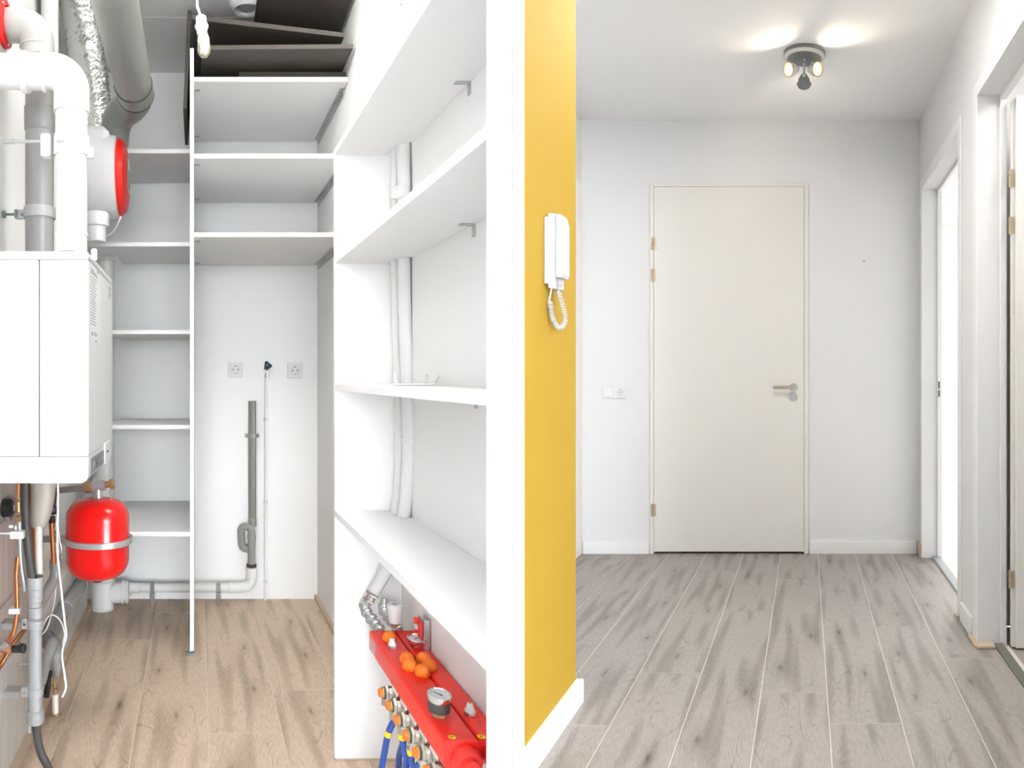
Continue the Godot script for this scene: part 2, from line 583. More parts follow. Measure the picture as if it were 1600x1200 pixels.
func build_store_shell():
	var s := S()
	bx(s, -0.6, 0.62, -0.06, -0.0008, 1.75, 3.5, 0.0)
	var f := structure("floor", "warm beige oak plank floor of the store room", "floor", STORE, s, mat(Color(0.88, 0.84, 0.78), 0.6))
	planks(f, -0.42, 0.2275, [[-1, 2.2, 1.75], [0, 2.944, 1.75], [1, 3.27, 1.75], [2, 3.55, 1.75], [3, 2.47, 1.75], [4, 3.31, 1.75]], M.planks_store, -0.56, 0.594, 3.48, 31)
	s = S()
	bx(s, -0.68, 0.68, 2.6, 2.68, 0.95, 2.938, 0.002)
	bx(s, -0.68, 0.68, 2.602, 2.68, 2.934, 2.946, 0.0)
	bx(s, -0.68, 0.68, 2.6, 2.68, 2.942, 3.58, 0.002)
	structure("ceiling", "white panelled ceiling of the store room", "ceiling", STORE, s, M.ceiling)
	s = S()
	bx(s, -0.66, -0.56, 0.0, 2.6, 0.95, 3.58, 0.0)
	structure("wall_left", "white left wall of the store room behind the boiler", "wall", STORE, s, M.store_wall)
	s = S()
	bx(s, -0.66, 0.66, 0.0, 2.6, 3.48, 3.58, 0.0)
	structure("wall_back", "white back wall of the store room behind tap and drain", "wall", STORE, s, M.store_wall)
	s = S()
	bx(s, 0.594, 0.66, 0.0, 2.6, 1.9, 3.58, 0.0)
	bx(s, 0.587, 0.6, 0.0, 2.6, 1.338, 2.03, 0.0)
	structure("wall_right", "white right wall of the store room behind the shelf unit", "wall", STORE, s, M.store_wall)
	s = S()
	bx(s, -1.2, 0.3, 2.6, 2.79, 0.9502, 0.97, 0.0)
	structure("wall_front", "white strip of wall over the store room opening", "wall", LOBBY, s, M.wall)
	# laths that hide the joint between floor and walls
	s = S()
	side(s, [Vector2(1.75, 0.002), Vector2(3.3, 0.002), Vector2(3.3, 0.026), Vector2(1.75, 0.026)], -0.515, -0.497)
	structure("baseboard_left", "thin beige wooden lath along the foot of the store's left wall", "baseboard", STORE, s, M.wood_strip)
	s = S()
	bx(s, 0.578, 0.594, 0.0, 0.022, 2.05, 3.48, 0.002)
	structure("baseboard_right", "thin beige wooden lath along the foot of the store's right wall", "baseboard", STORE, s, M.wood_strip)

func build_hall_shell():
	var s := S()
	plan(s, [Vector2(-0.848, 1.75), Vector2(0.83, 1.75), Vector2(0.83, 4.48), Vector2(-1.46, 4.48), Vector2(-1.46, 2.36), Vector2(-0.848, 2.36)], -0.06, -0.0008)
	var f := structure("floor", "pale grey oak plank floor of the entrance hall", "floor", HALL, s, mat(Color(0.89, 0.87, 0.85), 0.6))
	planks(f, -0.617, 0.2305, [[-4, 3.2, 2.377], [-3, 4.1, 2.377], [-2, 2.9, 2.377], [-1, 3.6, 1.75], [0, 2.613, 1.75], [1, 3.3, 1.75], [2, 3.83, 1.75], [3, 2.2325, 1.75], [4, 3.1, 1.75], [5, 2.75, 1.75], [6, 3.4, 1.75]], M.planks_hall, -1.394, 0.812, 4.405, 77)
	s = S()
	bx(s, -1.46, 0.83, 2.69, 2.77, 0.96, 4.48, 0.0)
	structure("ceiling", "smooth white ceiling of the entrance hall", "ceiling", HALL, s, M.ceiling)
	# back wall with the opening for the closed door
	s = S()
	bx(s, -1.46, -0.968, 0.0, 2.7, 4.368, 4.468, 0.0)
	bx(s, 0.02, 0.83, 0.0, 2.7, 4.368, 4.468, 0.0)
	bx(s, -0.968, 0.02, 2.297, 2.7, 4.368, 4.468, 0.0)
	bx(s, -1.46, 0.83, 0.0, 2.7, 4.46, 4.52, 0.0)  # added unseen panel behind the door, keeps sky light out of its gaps
	structure("wall_back", "white end wall of the entrance hall around the closed door", "wall", HALL, s, M.hall_wall)
	s = S()
	bx(s, -1.454, -1.394, 0.0, 2.69, 2.377, 4.468, 0.0)
	structure("wall_left", "white wall of the hall's recess behind the yellow wall", "wall", HALL, s, M.hall_wall)
	s = S()
	bx(s, -0.45, 0.13, 0.0, 2.79, 2.3, 2.377, 0.0)
	structure("wall_end", "white wall closing the recess behind the yellow wall", "wall", LOBBY, s, M.hall_wall)
	s = S()
	bx(s, -0.876, -0.776, 0.0, 2.69, 1.942, 2.377, 0.001)
	structure("wall_yellow", "bright yellow painted wall end beside the hall", "wall", HALL, s, M.yellow)
	s = S()
	front(s, [Vector2(-0.776, 0.0), Vector2(-0.752, 0.0), Vector2(-0.752, 0.072), Vector2(-0.756, 0.0765), Vector2(-0.776, 0.0765)], 1.942, 2.384)
	structure("baseboard_yellow", "white skirting board along the foot of the yellow wall", "baseboard", HALL, s, M.trim)
	# right wall with two doorways
	s = S()
	bx(s, 0.707, 0.818, 0.0, 2.69, 0.95, 1.96, 0.0)
	bx(s, 0.707, 0.818, 0.0, 2.69, 2.89, 3.254, 0.0)
	bx(s, 0.707, 0.818, 0.0, 2.69, 4.26, 4.468, 0.0)
	bx(s, 0.707, 0.818, 2.25, 2.69, 1.96, 2.89, 0.0)
	bx(s, 0.707, 0.818, 2.23, 2.69, 3.254, 4.26, 0.0)
	structure("wall_right", "white right wall of the hall with two doorways", "wall", HALL, s, M.hall_wall)
	s = S()
	bx(s, -1.379, -0.972, 0.0, 0.079, 4.354, 4.368, 0.002)
	structure("baseboard_back", "white skirting board left of the closed door", "baseboard", HALL, s, M.trim)
	s = S()
	bx(s, 0.024, 0.687, 0.0, 0.079, 4.354, 4.368, 0.002)
	structure("baseboard_back", "white skirting board right of the closed door", "baseboard", HALL, s, M.trim)
	s = S()
	bx(s, 0.69, 0.7065, 0.0, 0.079, 4.27, 4.366, 0.002)
	structure("baseboard_corner", "short bare wood skirting end in the far right corner", "baseboard", HALL, s, M.wood_strip)
	s = S()
	bx(s, 0.693, 0.707, 0.0, 0.085, 2.965, 3.17, 0.002)
	structure("baseboard_right", "short white skirting board between the two doorways", "baseboard", HALL, s, M.trim)
	# door linings of the two doorways
	var t := thing("door_2", "open doorway to the bright side room, white steel lining", "doorway", HALL, V(0.707, 0, 3.75), "", "structure")
	s = S()
	bx(s, 0.701, 0.7075, 0.0, 2.29, 3.19, 3.256, 0.002)
	bx(s, 0.701, 0.7075, 2.23, 2.29, 3.256, 4.26, 0.002)
	bx(s, 0.701, 0.7075, 0.0, 2.29, 4.258, 4.33, 0.002)
	part(t, "casing", s, M.trim)
	s = S()
	bx(s, 0.795, 0.822, 0.0, 2.215, 4.244, 4.262, 0.002)
	bx(s, 0.795, 0.822, 2.212, 2.2305, 3.254, 4.262, 0.002)
	part(t, "door_stop", s, M.trim)
	s = S()
	bx(s, 0.80, 0.806, 0.9767, 1.0152, 4.238, 4.2445, 0.0005)
	bx(s, 0.80, 0.806, 1.0268, 1.0692, 4.238, 4.2445, 0.0005)
	part(t, "strike_plate", s, M.black, "small black strike plate")
	s = S()
	bx(s, 0.765, 0.815, 0.0, 0.012, 3.254, 4.26, 0.004)
	part(t, "threshold", s, mat(Color(0.62, 0.65, 0.67), 0.4))
	t = thing("door_3", "doorway nearest the front with a cream door swung inward", "doorway", HALL, V(0.707, 0, 2.45), "", "structure")
	s = S()
	bx(s, 0.701, 0.7075, 0.0, 2.31, 2.888, 2.955, 0.002)
	bx(s, 0.701, 0.7075, 2.25, 2.31, 1.96, 2.89, 0.002)
	part(t, "casing", s, M.trim)
	s = S()
	bx(s, 0.795, 0.822, 0.0, 2.235, 2.877, 2.8925, 0.002)
	bx(s, 0.795, 0.822, 2.235, 2.2505, 1.96, 2.89, 0.002)
	part(t, "door_stop", s, M.trim)
	s = S()
	bx(s, 0.768, 0.806, 0.0, 0.012, 1.96, 2.876, 0.003)
	part(t, "threshold", s, mat(Color(0.42, 0.43, 0.40), 0.4), "dark grey threshold strip")
	s = S()
	bx(s, 0.845, 1.69, 0.006, 2.228, 2.83, 2.868, 0.002)
	bx(s, 0.832, 0.847, 0.006, 2.218, 2.842, 2.868, 0.002)
	var leaf := part(t, "door_leaf", s, M.cream, "cream door leaf standing open")
	for yy in [1.899, 1.7082, 0.2804]:
		s = S()
		for k in 3:
			cyl(s, V(0.8245, yy + (k - 1) * 0.024, 2.842), Vector3.UP, 0.0055, 0.023, 0.001, 14)
		bx(s, 0.826, 0.842, yy - 0.035, yy + 0.035, 2.8405, 2.8432, 0.0005)
		part(leaf, "hinge", s, M.hinge)
	s = S()
	bx(s, 0.683, 0.7, 0.0, 0.016, 3.19, 3.245, 0.003)
	bx(s, 0.683, 0.706, 0.0, 0.016, 2.84, 2.965, 0.003)
	bx(s, 0.69, 0.765, 0.0, 0.014, 2.835, 2.888, 0.003)
	structure("trim_2", "small bare wood packing pieces at the foot of the door linings", "trim", HALL, s, M.wood_strip)
	# door of the recess, seen edge on behind the yellow wall
	s = S()
	bx(s, -1.394, -1.384, 0.0, 2.29, 4.2, 4.352, 0.002)
	bx(s, -1.394, -1.384, 2.23, 2.29, 3.3, 4.2, 0.002)
	structure("door_4", "white door lining at the far left corner beside the yellow wall", "door frame", HALL, s, M.trim)
	# closed door in the end wall
	t = thing("door_1", "closed cream flush door in the end wall of the hall", "door", HALL, V(-0.476, 0, 4.368), "", "structure")
	s = S()
	bx(s, -0.966, -0.9425, 0.0, 2.296, 4.358, 4.44, 0.002)
	bx(s, -0.0105, 0.0185, 0.0, 2.296, 4.358, 4.44, 0.002)
	bx(s, -0.9425, -0.0105, 2.2745, 2.296, 4.358, 4.44, 0.002)
	part(t, "door_frame", s, M.cream)
	s = S()
	bx(s, -0.9412, -0.0118, 0.014, 2.2732, 4.3605, 4.402, 0.0015)
	leaf = part(t, "door_leaf", s, M.cream)
	for yy in [1.9205, 1.7263, 0.2716]:
		s = S()
		for k in 3:
			cyl(s, V(-0.944, yy + (k - 1) * 0.026, 4.353), Vector3.UP, 0.0075, 0.025, 0.001, 14)
		bx(s, -0.96, -0.928, yy - 0.037, yy + 0.037, 4.3565, 4.3618, 0.0005)
		part(leaf, "hinge", s, M.hinge, "brass hinge")
	s = S()
	cyl(s, V(-0.0753, 1.0326, 4.358), Vector3.BACK, 0.0255, 0.008, 0.002)
	part(leaf, "handle_rosette", s, M.zinc)
	s = S()
	sweep(s, fillet([V(-0.0752, 1.0327, 4.356), V(-0.0744, 1.0334, 4.31), V(-0.1998, 1.0334, 4.31)], 0.016), 0.0095, 16)
	part(leaf, "door_handle", s, mat(Color(0.78, 0.72, 0.66), 0.28, 0.85), "steel lever handle")
	s = S()
	cyl(s, V(-0.0753, 0.9712, 4.358), Vector3.BACK, 0.0265, 0.008, 0.002)
	cyl(s, V(-0.0752, 0.9714, 4.353), Vector3.BACK, 0.014, 0.006, 0.001)
	bx(s, -0.0771, -0.0712, 0.9616, 0.9814, 4.347, 4.351, 0.0)
	part(leaf, "lock_rosette", s, M.zinc)
	# bright side room seen through the far doorway
	s = S()
	bx(s, 0.818, 3.4, -0.06, -0.002, 3.2, 7.4, 0.0)
	structure("floor", "pale floor of the bright side room", "floor", HALL, s, mat(Color(0.86, 0.85, 0.84), 0.5))
	s = S()
	bx(s, 0.8, 3.5, 2.69, 2.77, 3.1, 7.5, 0.0)
	structure("ceiling", "white ceiling of the bright side room", "ceiling", HALL, s, M.ceiling)
	s = S()
	bx(s, 0.7, 3.5, 0.0, 2.69, 7.38, 7.48, 0.0)
	bx(s, 0.718, 0.818, 0.0, 2.69, 4.5, 7.38, 0.0)
	bx(s, 0.818, 3.5, 0.0, 2.69, 3.1, 3.2, 0.0)
	bx(s, 3.4, 3.5, 0.0, 2.69, 3.2, 7.4, 0.0)
	structure("wall_far", "white walls of the bright side room beyond the far doorway", "wall", HALL, s, M.hall_wall)
	# small room behind the open cream door
	s = S()
	bx(s, 0.818, 2.3, -0.06, -0.002, 1.6, 3.1, 0.0)
	structure("floor", "grey floor behind the open cream door", "floor", HALL, s, mat(Color(0.62, 0.60, 0.58), 0.5))
	s = S()
	bx(s, 0.8, 2.4, 2.6, 2.69, 1.5, 3.12, 0.0)
	structure("ceiling", "white ceiling behind the open cream door", "ceiling", HALL, s, M.ceiling)
	s = S()
	bx(s, 2.3, 2.4, 0.0, 2.6, 1.5, 3.1, 0.0)
	bx(s, 0.818, 2.4, 0.0, 2.6, 1.5, 1.6, 0.0)
	structure("wall_side", "white walls of the room behind the open cream door", "wall", HALL, s, M.hall_wall)

# ---------------------------------------------------------------- shelving and what lies on it
func build_store_shelving():
	var t := thing("shelving", "white built-in back shelving with upright partition and eight shelves", "shelving", STORE, V(-0.02, 0, 3.1))
	var s := S()
	bx(s, -0.0285, -0.0125, 0.02, 2.3904, 2.767, 3.48, 0.0012)
	part(t, "partition", s, M.board)
	s = S()
	cyl(s, V(-0.028, 0.004, 2.79), Vector3.UP, 0.021, 0.008, 0.002)
	cyl(s, V(-0.028, 0.02, 2.79), Vector3.UP, 0.005, 0.032, 0.001, 14)
	part(t, "foot", s, M.pvc_mid, "grey adjustable foot")
	for y in [2.0714, 1.6733, 1.2984, 0.892]:
		s = S()
		plan(s, [Vector2(-0.558, 3.01), Vector2(-0.029, 3.01), Vector2(-0.029, 3.478), Vector2(-0.37, 3.478), Vector2(-0.37, 3.265), Vector2(-0.558, 3.265)], y - 0.0175, y)
		part(t, "shelf", s, M.board)
	s = S()
	var y5 := 0.4848
	plan(s, [Vector2(-0.5, 2.785), Vector2(-0.029, 2.785), Vector2(-0.029, 3.478), Vector2(-0.37, 3.478), Vector2(-0.37, 3.2), Vector2(-0.5, 3.2)], y5 - 0.0175, y5)
	part(t, "shelf", s, M.board)
	for y in [2.2772, 1.9754, 1.666]:
		s = S()
		bx(s, -0.012, 0.593, y - 0.0185, y, 2.767, 3.478, 0.001)
		part(t, "shelf", s, M.board)
		s = S()
		bx(s, 0.574, 0.592, y - 0.022, y - 0.0188, 2.83, 3.44, 0.0006)
		bx(s, 0.589, 0.5935, y - 0.044, y - 0.019, 2.83, 3.44, 0.0006)
		var rail := part(t, "rail", s, M.zinc, "perforated zinc angle rail under a shelf")
		s = S()
		for k in 9:
			var zz := 2.85 + (k if k < 4 else k + 6) * 0.036
			cyl(s, V(0.5885, y - 0.033, zz), Vector3.RIGHT, 0.0035, 0.001, 0.0001, 10)
			cyl(s, V(0.582, y - 0.0221, zz + 0.015), Vector3.UP, 0.003, 0.001, 0.0001, 10)
		part(rail, "screw_holes", s, M.black)
		for z in [2.85, 3.40]:
			s = S()
			bx(s, -0.0125, 0.012, y - 0.0215, y - 0.0188, z - 0.006, z + 0.006, 0.0005)
			bx(s, -0.0125, -0.0105, y - 0.04, y - 0.02, z - 0.006, z + 0.006, 0.0005)
			part(t, "shelf_pin", s, M.zinc, "small metal shelf bracket")
	# right-hand unit along the wall
	t = thing("shelving", "white shelf unit along the right wall above the red manifold", "shelving", STORE, V(0.49, 0, 1.5))
	s = S()
	bx(s, 0.394, 0.5865, 0.006, 1.7512, 2.015, 2.033, 0.001)
	part(t, "end_panel", s, M.board)
	s = S()
	bx(s, 0.396, 0.5865, 0.0, 0.006, 2.016, 2.034, 0.001)
	part(t, "plinth", s, M.wood_strip)
	for y in [1.7512, 1.4407, 1.078, 0.7172]:
		s = S()
		plan(s, [Vector2(0.394, 0.957), Vector2(0.394, 2.014), Vector2(0.545, 2.014), Vector2(0.545, 1.975), Vector2(0.553, 1.915), Vector2(0.5865, 1.90), Vector2(0.5865, 1.34), Vector2(0.43, 0.985), Vector2(0.396, 0.957)], y - 0.018, y)
		part(t, "shelf", s, M.board)
	for q in [Vector2(1.7512, 1.515), Vector2(1.4407, 1.49), Vector2(1.078, 1.477)]:
		s = S()
		bx(s, 0.584, 0.5868, q.x - 0.046, q.x - 0.019, q.y - 0.0075, q.y + 0.0075, 0.0006)
		bx(s, 0.555, 0.5868, q.x - 0.021, q.x - 0.0185, q.y - 0.0075, q.y + 0.0075, 0.0006)
		var br := part(t, "angle_bracket", s, M.zinc, "zinc angle bracket under a shelf")
		for h in [0.029, 0.04]:
			s = S()
			cyl(s, V(0.5836, q.x - h, q.y), Vector3.RIGHT, 0.003, 0.002, 0.0003, 12)
			part(br, "screw", s, M.steel)
		for h in [0.561, 0.574]:
			s = S()
			cyl(s, V(h, q.x - 0.0215, q.y), Vector3.UP, 0.003, 0.002, 0.0003, 12)
			part(br, "screw", s, M.steel)
	# white plastic clip left lying on the third shelf
	t = thing("cable_duct_clip", "small white plastic rail with upturned prongs lying on a shelf beside the pipes", "plastic clip", STORE, V(0.51, 1.078, 1.68))
	s = S()
	var yb := 1.078 + 0.001
	bx(s, 0.47, 0.565, yb, yb + 0.004, 1.66, 1.7, 0.001)
	sweep(s, spline([V(0.55, yb + 0.003, 1.68), V(0.566, yb + 0.006, 1.68), V(0.576, yb + 0.022, 1.68)], 5), 0.003, 8)
	sweep(s, spline([V(0.545, yb + 0.003, 1.69), V(0.552, yb + 0.01, 1.69), V(0.551, yb + 0.026, 1.69)], 5), 0.003, 8)
	sweep(s, spline([V(0.48, yb + 0.003, 1.68), V(0.476, yb + 0.012, 1.69), V(0.479, yb + 0.028, 1.7)], 5), 0.003, 8)
	part(t, "clip_body", s, M.plastic)
	build_dark_boards()

func loose_board(label: String, c: Vector3, size: Vector3, rot: Vector3):
	var t := thing("dark_board", label, "board", STORE, c, "dark boards stored on the top shelf")
	var s := S()
	obx(s, Transform3D(Basis.from_euler(rot), c), size, 0.0012)
	part(t, "board", s, M.dark_board)

func build_dark_boards():
	for k in 2:
		loose_board(["dark brown narrow board lying directly on the white top shelf", "dark brown narrow board second from the bottom of the pile"][k], V(0.3822, 2.2875 + 0.0178 * k, 3.0), Vector3(0.43, 0.017, 0.4 - 0.012 * k), Vector3.ZERO)
	loose_board("wide dark brown board jutting forward above the two narrow ones", V(0.3, 2.327, 2.93), Vector3(0.567, 0.018, 0.6), Vector3(-0.012, 0, 0.008))
	loose_board("dark brown board lying tilted down to the right in the pile", V(0.268, 2.428, 2.96), Vector3(0.578, 0.018, 0.62), Vector3(0.03, 0, -0.115))
	loose_board("short dark brown board lying topmost on the pile", V(0.407, 2.518, 2.92), Vector3(0.355, 0.02, 0.58), Vector3(-0.075, 0, -0.085))
	loose_board("dark brown board standing upright against the partition top", V(-0.04, 2.385, 3.08), Vector3(0.016, 0.4, 0.45), Vector3(0, 0, -0.045))

# ---------------------------------------------------------------- boiler, flues, ventilation, drain
func clamp_band(s: SurfaceTool, p: Vector3, dir: Vector3, r: float, w: float):
	lathe(s, [Vector2(r - 0.003, -w / 2), Vector2(r + 0.0025, -w / 2), Vector2(r + 0.0035, -w / 2 + 0.001), Vector2(r + 0.0035, w / 2 - 0.001), Vector2(r + 0.0025, w / 2), Vector2(r - 0.003, w / 2)], along(p, dir), 32)

func print_lines(rows: Array, w: int, h: int) -> ImageTexture:   # small dark print: [x, y, length, thickness]
	var im := Image.create(w, h, false, Image.FORMAT_RGB8)
	im.fill(Color(0.93, 0.93, 0.93))
	for q in rows:
		im.fill_rect(Rect2i(q[0], q[1], q[2], q[3]), Color(0.42, 0.43, 0.44))
	return ImageTexture.create_from_image(im)

func plate(s: SurfaceTool, a: Vector3, b: Vector3, c: Vector3, d: Vector3):
	s.set_smooth_group(-1)
	for q in [[a, Vector2(0, 1)], [c, Vector2(1, 0)], [b, Vector2(1, 1)], [a, Vector2(0, 1)], [d, Vector2(0, 0)], [c, Vector2(1, 0)]]:
		s.set_uv(q[1])
		s.add_vertex(q[0])

func build_store_services():
	# boiler on the left wall
	var t := thing("boiler", "white wall-hung combi boiler with grey control panel", "boiler", STORE, V(-0.4, 0.8343, 2.0))
	var z0 := 1.75
	var z1 := 2.24
	var xr := -0.27
	var xs := -0.3922
	var s := S()
	front(s, rounded(-0.54, xr, 1.3903, 1.4102, [0, 0, 0.006, 0]), z0 - 0.002, z1, true)
	part(t, "top_cap", s, M.enamel)
	s = S()
	front(s, rounded(-0.54, xs - 0.0016, 0.9011, 1.3888, [0, 0.002, 0.002, 0]), z0, z1)
	part(t, "rear_casing", s, M.enamel)
	s = S()
	front(s, rounded(xs + 0.0016, xr, 0.9011, 1.3888, [0.002, 0.002, 0.004, 0.002]), z0, z1, false)
	part(t, "front_cover", s, M.enamel)
	s = S()
	front(s, rounded(-0.54, xr, 0.8343, 0.8995, [0, 0.022, 0.001, 0], 10), z0, z1 - 0.02, true)
	part(t, "bottom_tray", s, M.enamel)
	s = S()
	bx(s, -0.53, xr - 0.012, 0.8423, 1.4055, z0 + 0.01, z1 - 0.03, 0.0)
	part(t, "chassis", s, M.dark)
	s = S()
	side(s, [Vector2(1.79, 0.852), Vector2(2.02, 0.852), Vector2(2.02, 0.888), Vector2(1.79, 0.892)], xr - 0.002, xr + 0.0025)
	var cp := part(t, "control_panel", s, mat(Color(0.46, 0.46, 0.46), 0.35), "grey control panel")
	s = S()
	side(s, [Vector2(1.87, 0.86), Vector2(1.93, 0.86), Vector2(1.93, 0.882), Vector2(1.87, 0.882)], xr + 0.002, xr + 0.0032)
	part(cp, "display", s, mat(Color(0.36, 0.37, 0.37), 0.2))
	s = S()
	cyl(s, V(xr + 0.003, 0.872, 1.83), Vector3.RIGHT, 0.008, 0.003, 0.0006, 18)
	part(cp, "button", s, mat(Color(0.6, 0.6, 0.6), 0.3))
	s = S()
	cyl(s, V(xr + 0.003, 0.871, 1.97), Vector3.RIGHT, 0.008, 0.003, 0.0006, 18)
	part(cp, "button", s, mat(Color(0.6, 0.6, 0.6), 0.3))
	s = S()
	side(s, rounded(2.035, 2.15, 0.845, 0.905, [0.012, 0.012, 0.012, 0.012]), xr - 0.002, xr + 0.005, true)
	var vc := part(t, "valve_cover", s, M.plastic)
	s = S()
	side(s, [Vector2(2.06, 0.876), Vector2(2.10, 0.876), Vector2(2.10, 0.881), Vector2(2.06, 0.881)], xr + 0.004, xr + 0.006)
	part(vc, "slot", s, M.black)
	s = S()
	var pm := mat(Color(1, 1, 1), 0.4)
	var rows := [[8, 14, 30, 3], [60, 4, 26, 3], [60, 10, 20, 3], [8, 22, 52, 5], [8, 30, 60, 5]]
	for k in 17:
		rows.append([8, 46 + k * 11, 52 - (k * 7) % 17, 3])
	rows.append_array([[14, 252, 10, 14], [34, 252, 30, 4], [34, 260, 26, 4], [44, 282, 18, 5]])
	pm.albedo_texture = print_lines(rows, 96, 296)
	plate(s, V(xr + 0.0006, 1.1845, 1.775), V(xr + 0.0006, 1.1845, 1.96), V(xr + 0.0006, 1.3875, 1.96), V(xr + 0.0006, 1.3875, 1.775))
	part(t, "printed_notes", s, pm, "small grey print on the white casing")
	s = S()
	pm = mat(Color(1, 1, 1), 0.4)
	pm.albedo_texture = print_lines([[4, 4, 40, 6], [4, 16, 30, 5], [4, 26, 36, 5], [4, 40, 40, 6], [4, 52, 26, 5], [4, 62, 34, 5]], 52, 76)
	plate(s, V(xr + 0.0006, 1.3356, 2.14), V(xr + 0.0006, 1.3356, 2.215), V(xr + 0.0006, 1.3769, 2.215), V(xr + 0.0006, 1.3769, 2.14))
	part(t, "printed_notes", s, pm)
	s = S()
	cyl(s, V(-0.266, 1.4142, 1.82), Vector3.UP, 0.008, 0.03, 0.003, 18)
	part(t, "test_cap", s, M.plastic)
	# flue from the wall into the boiler
	t = thing("flue_pipe", "white flue pipe bending from the wall down into the boiler", "pipe", STORE, V(-0.326, 1.41, 1.84))
	var a := V(-0.56, 1.8962, 1.84)
	var b := V(-0.3279, 1.8962, 1.84)
	s = S()
	var fp := [a, V(-0.44, 1.8962, 1.84)]
	sweep(s, [a, V(-0.43, 1.8962, 1.84)], 0.0445, 32)
	part(t, "horizontal_pipe", s, M.enamel)
	s = S()
	sweep(s, fillet([V(-0.47, 1.8962, 1.84), b, V(-0.3279, 1.7892, 1.84)], 0.085, 14), 0.0465, 36)
	part(t, "elbow", s, M.enamel)
	s = S()
	sweep(s, [V(-0.3279, 1.7992, 1.84), V(-0.3279, 1.4228, 1.84)], 0.0405, 32)
	part(t, "vertical_pipe", s, M.enamel)
	s = S()
	cyl(s, V(-0.45, 1.8945, 1.84), Vector3.RIGHT, 0.0525, 0.024, 0.005, 36)
	part(t, "socket_ring", s, M.enamel)
	s = S()
	cyl(s, V(-0.3998, 1.8945, 1.84), Vector3.RIGHT, 0.0505, 0.012, 0.004, 36)
	part(t, "socket_ring", s, M.enamel)
	for q in [Vector2(1.8209, 0.0455), Vector2(1.8109, 0.0445), Vector2(1.7959, 0.044), Vector2(1.7808, 0.043), Vector2(1.7657, 0.0425), Vector2(1.4697, 0.0435)]:
		s = S()
		cyl(s, V(-0.3279, q.x, 1.84), Vector3.UP, q.y, 0.009, 0.003, 36)
		part(t, "socket_ring", s, M.enamel)
	s = S()
	clamp_band(s, V(-0.3279, 1.7005, 1.84), Vector3.UP, 0.0425, 0.052)
	bx(s, -0.4065, -0.3814, 1.6721, 1.7306, 1.825, 1.855, 0.003)
	bx(s, -0.2877, -0.271, 1.6704, 1.6972, 1.832, 1.85, 0.002)
	var cl := part(t, "clamp", s, M.plastic, "white pipe clamp")
	s = S()
	sweep(s, [V(-0.558, 1.7139, 1.84), V(-0.3981, 1.7139, 1.84)], 0.0042, 12)
	cyl(s, V(-0.4918, 1.7139, 1.84), Vector3.RIGHT, 0.0062, 0.03, 0.001, 14)
	bx(s, -0.3567, -0.3387, 1.6965, 1.7014, 1.79, 1.80, 0.001)
	part(cl, "threaded_rod", s, M.zinc)
	wall_collar(V(-0.55, 1.8996, 1.84), 0.0625, 0.043, "red wall collar around the white flue pipe")
	# grey exhaust pipe behind the flue
	t = thing("exhaust_pipe", "light grey exhaust pipe bending down behind the white flue", "pipe", STORE, V(-0.4517, 1.41, 2.02))
	s = S()
	sweep(s, [V(-0.4517, 2.0439, 2.02), V(-0.4517, 1.41, 2.02)], 0.0405, 32)
	part(t, "vertical_pipe", s, mat(Color(0.53, 0.53, 0.525), 0.35))
	s = S()
	sweep(s, fillet([V(-0.558, 2.1063, 2.02), V(-0.4609, 2.1063, 2.02), V(-0.4609 + 0.006, 2.0108, 2.02)], 0.082, 14), 0.0475, 36)
	cyl(s, V(-0.4591, 2.0421, 2.02), Vector3.UP, 0.0495, 0.006, 0.002, 36)
	part(t, "elbow", s, mat(Color(0.65, 0.65, 0.64), 0.3), "pale grey elbow")
	s = S()
	lathe(s, [Vector2(0.0405, -0.02), Vector2(0.0425, -0.016), Vector2(0.0435, 0.0), Vector2(0.0435, 0.05)], along(V(-0.4517, 1.8199, 2.02), Vector3.UP), 32)
	part(t, "socket", s, mat(Color(0.50, 0.50, 0.495), 0.35))
	s = S()
	clamp_band(s, V(-0.4517, 1.5683, 2.02), Vector3.UP, 0.0415, 0.032)
	bx(s, -0.5234, -0.4903, 1.5517, 1.5775, 2.012, 2.03, 0.002)
	cl = part(t, "clamp", s, M.pvc, "grey pipe clamp")
	s = S()
	sweep(s, [V(-0.558, 1.5646, 2.02), V(-0.5215, 1.5646, 2.02)], 0.004, 12)
	cyl(s, V(-0.553, 1.5646, 2.02), Vector3.RIGHT, 0.011, 0.008, 0.001, 16)
	bx(s, -0.5215, -0.5142, 1.5536, 1.5756, 2.008, 2.0125, 0.0)
	cyl(s, V(-0.4983, 1.5618, 2.008), Vector3.BACK, 0.005, 0.004, 0.001, 14)
	part(cl, "screw", s, mat(Color(0.5, 0.55, 0.52), 0.4, 0.6))
	wall_collar(V(-0.55, 2.1137, 2.02), 0.068, 0.046, "red wall collar around the light grey exhaust elbow")
	# white pipe at the corner of wall and ceiling
	t = thing("riser_pipe", "white riser pipe high on the left wall behind the foil duct", "pipe", STORE, V(-0.515, 1.5, 2.45))
	s = S()
	sweep(s, [V(-0.512, 2.598, 2.45), V(-0.512, 1.15, 2.45)], 0.03, 24)
	part(t, "pipe", s, M.pvc_white)
	s = S()
	bx(s, -0.558, -0.5, 1.2, 2.598, 2.482, 2.5, 0.001)
	part(t, "backing_strip", s, M.pvc_light)
	# crumpled foil duct
	t = thing("foil_duct", "crumpled silver foil duct hanging down to the ventilation unit", "duct", STORE, V(-0.402, 2.03, 2.8))
	s = S()
	foil_hose(s)
	part(t, "foil_hose", s, M.foil)
	s = S()
	clamp_band(s, V(-0.4, 2.045, 2.8), Vector3.UP, 0.07, 0.014)
	part(t, "hose_clamp", s, M.zinc)
	# round grey duct under the ceiling
	t = thing("round_duct", "dark grey round duct running under the ceiling and down into the ventilation unit", "duct", STORE, V(-0.227, 2.07, 2.5))
	var ax := -0.227
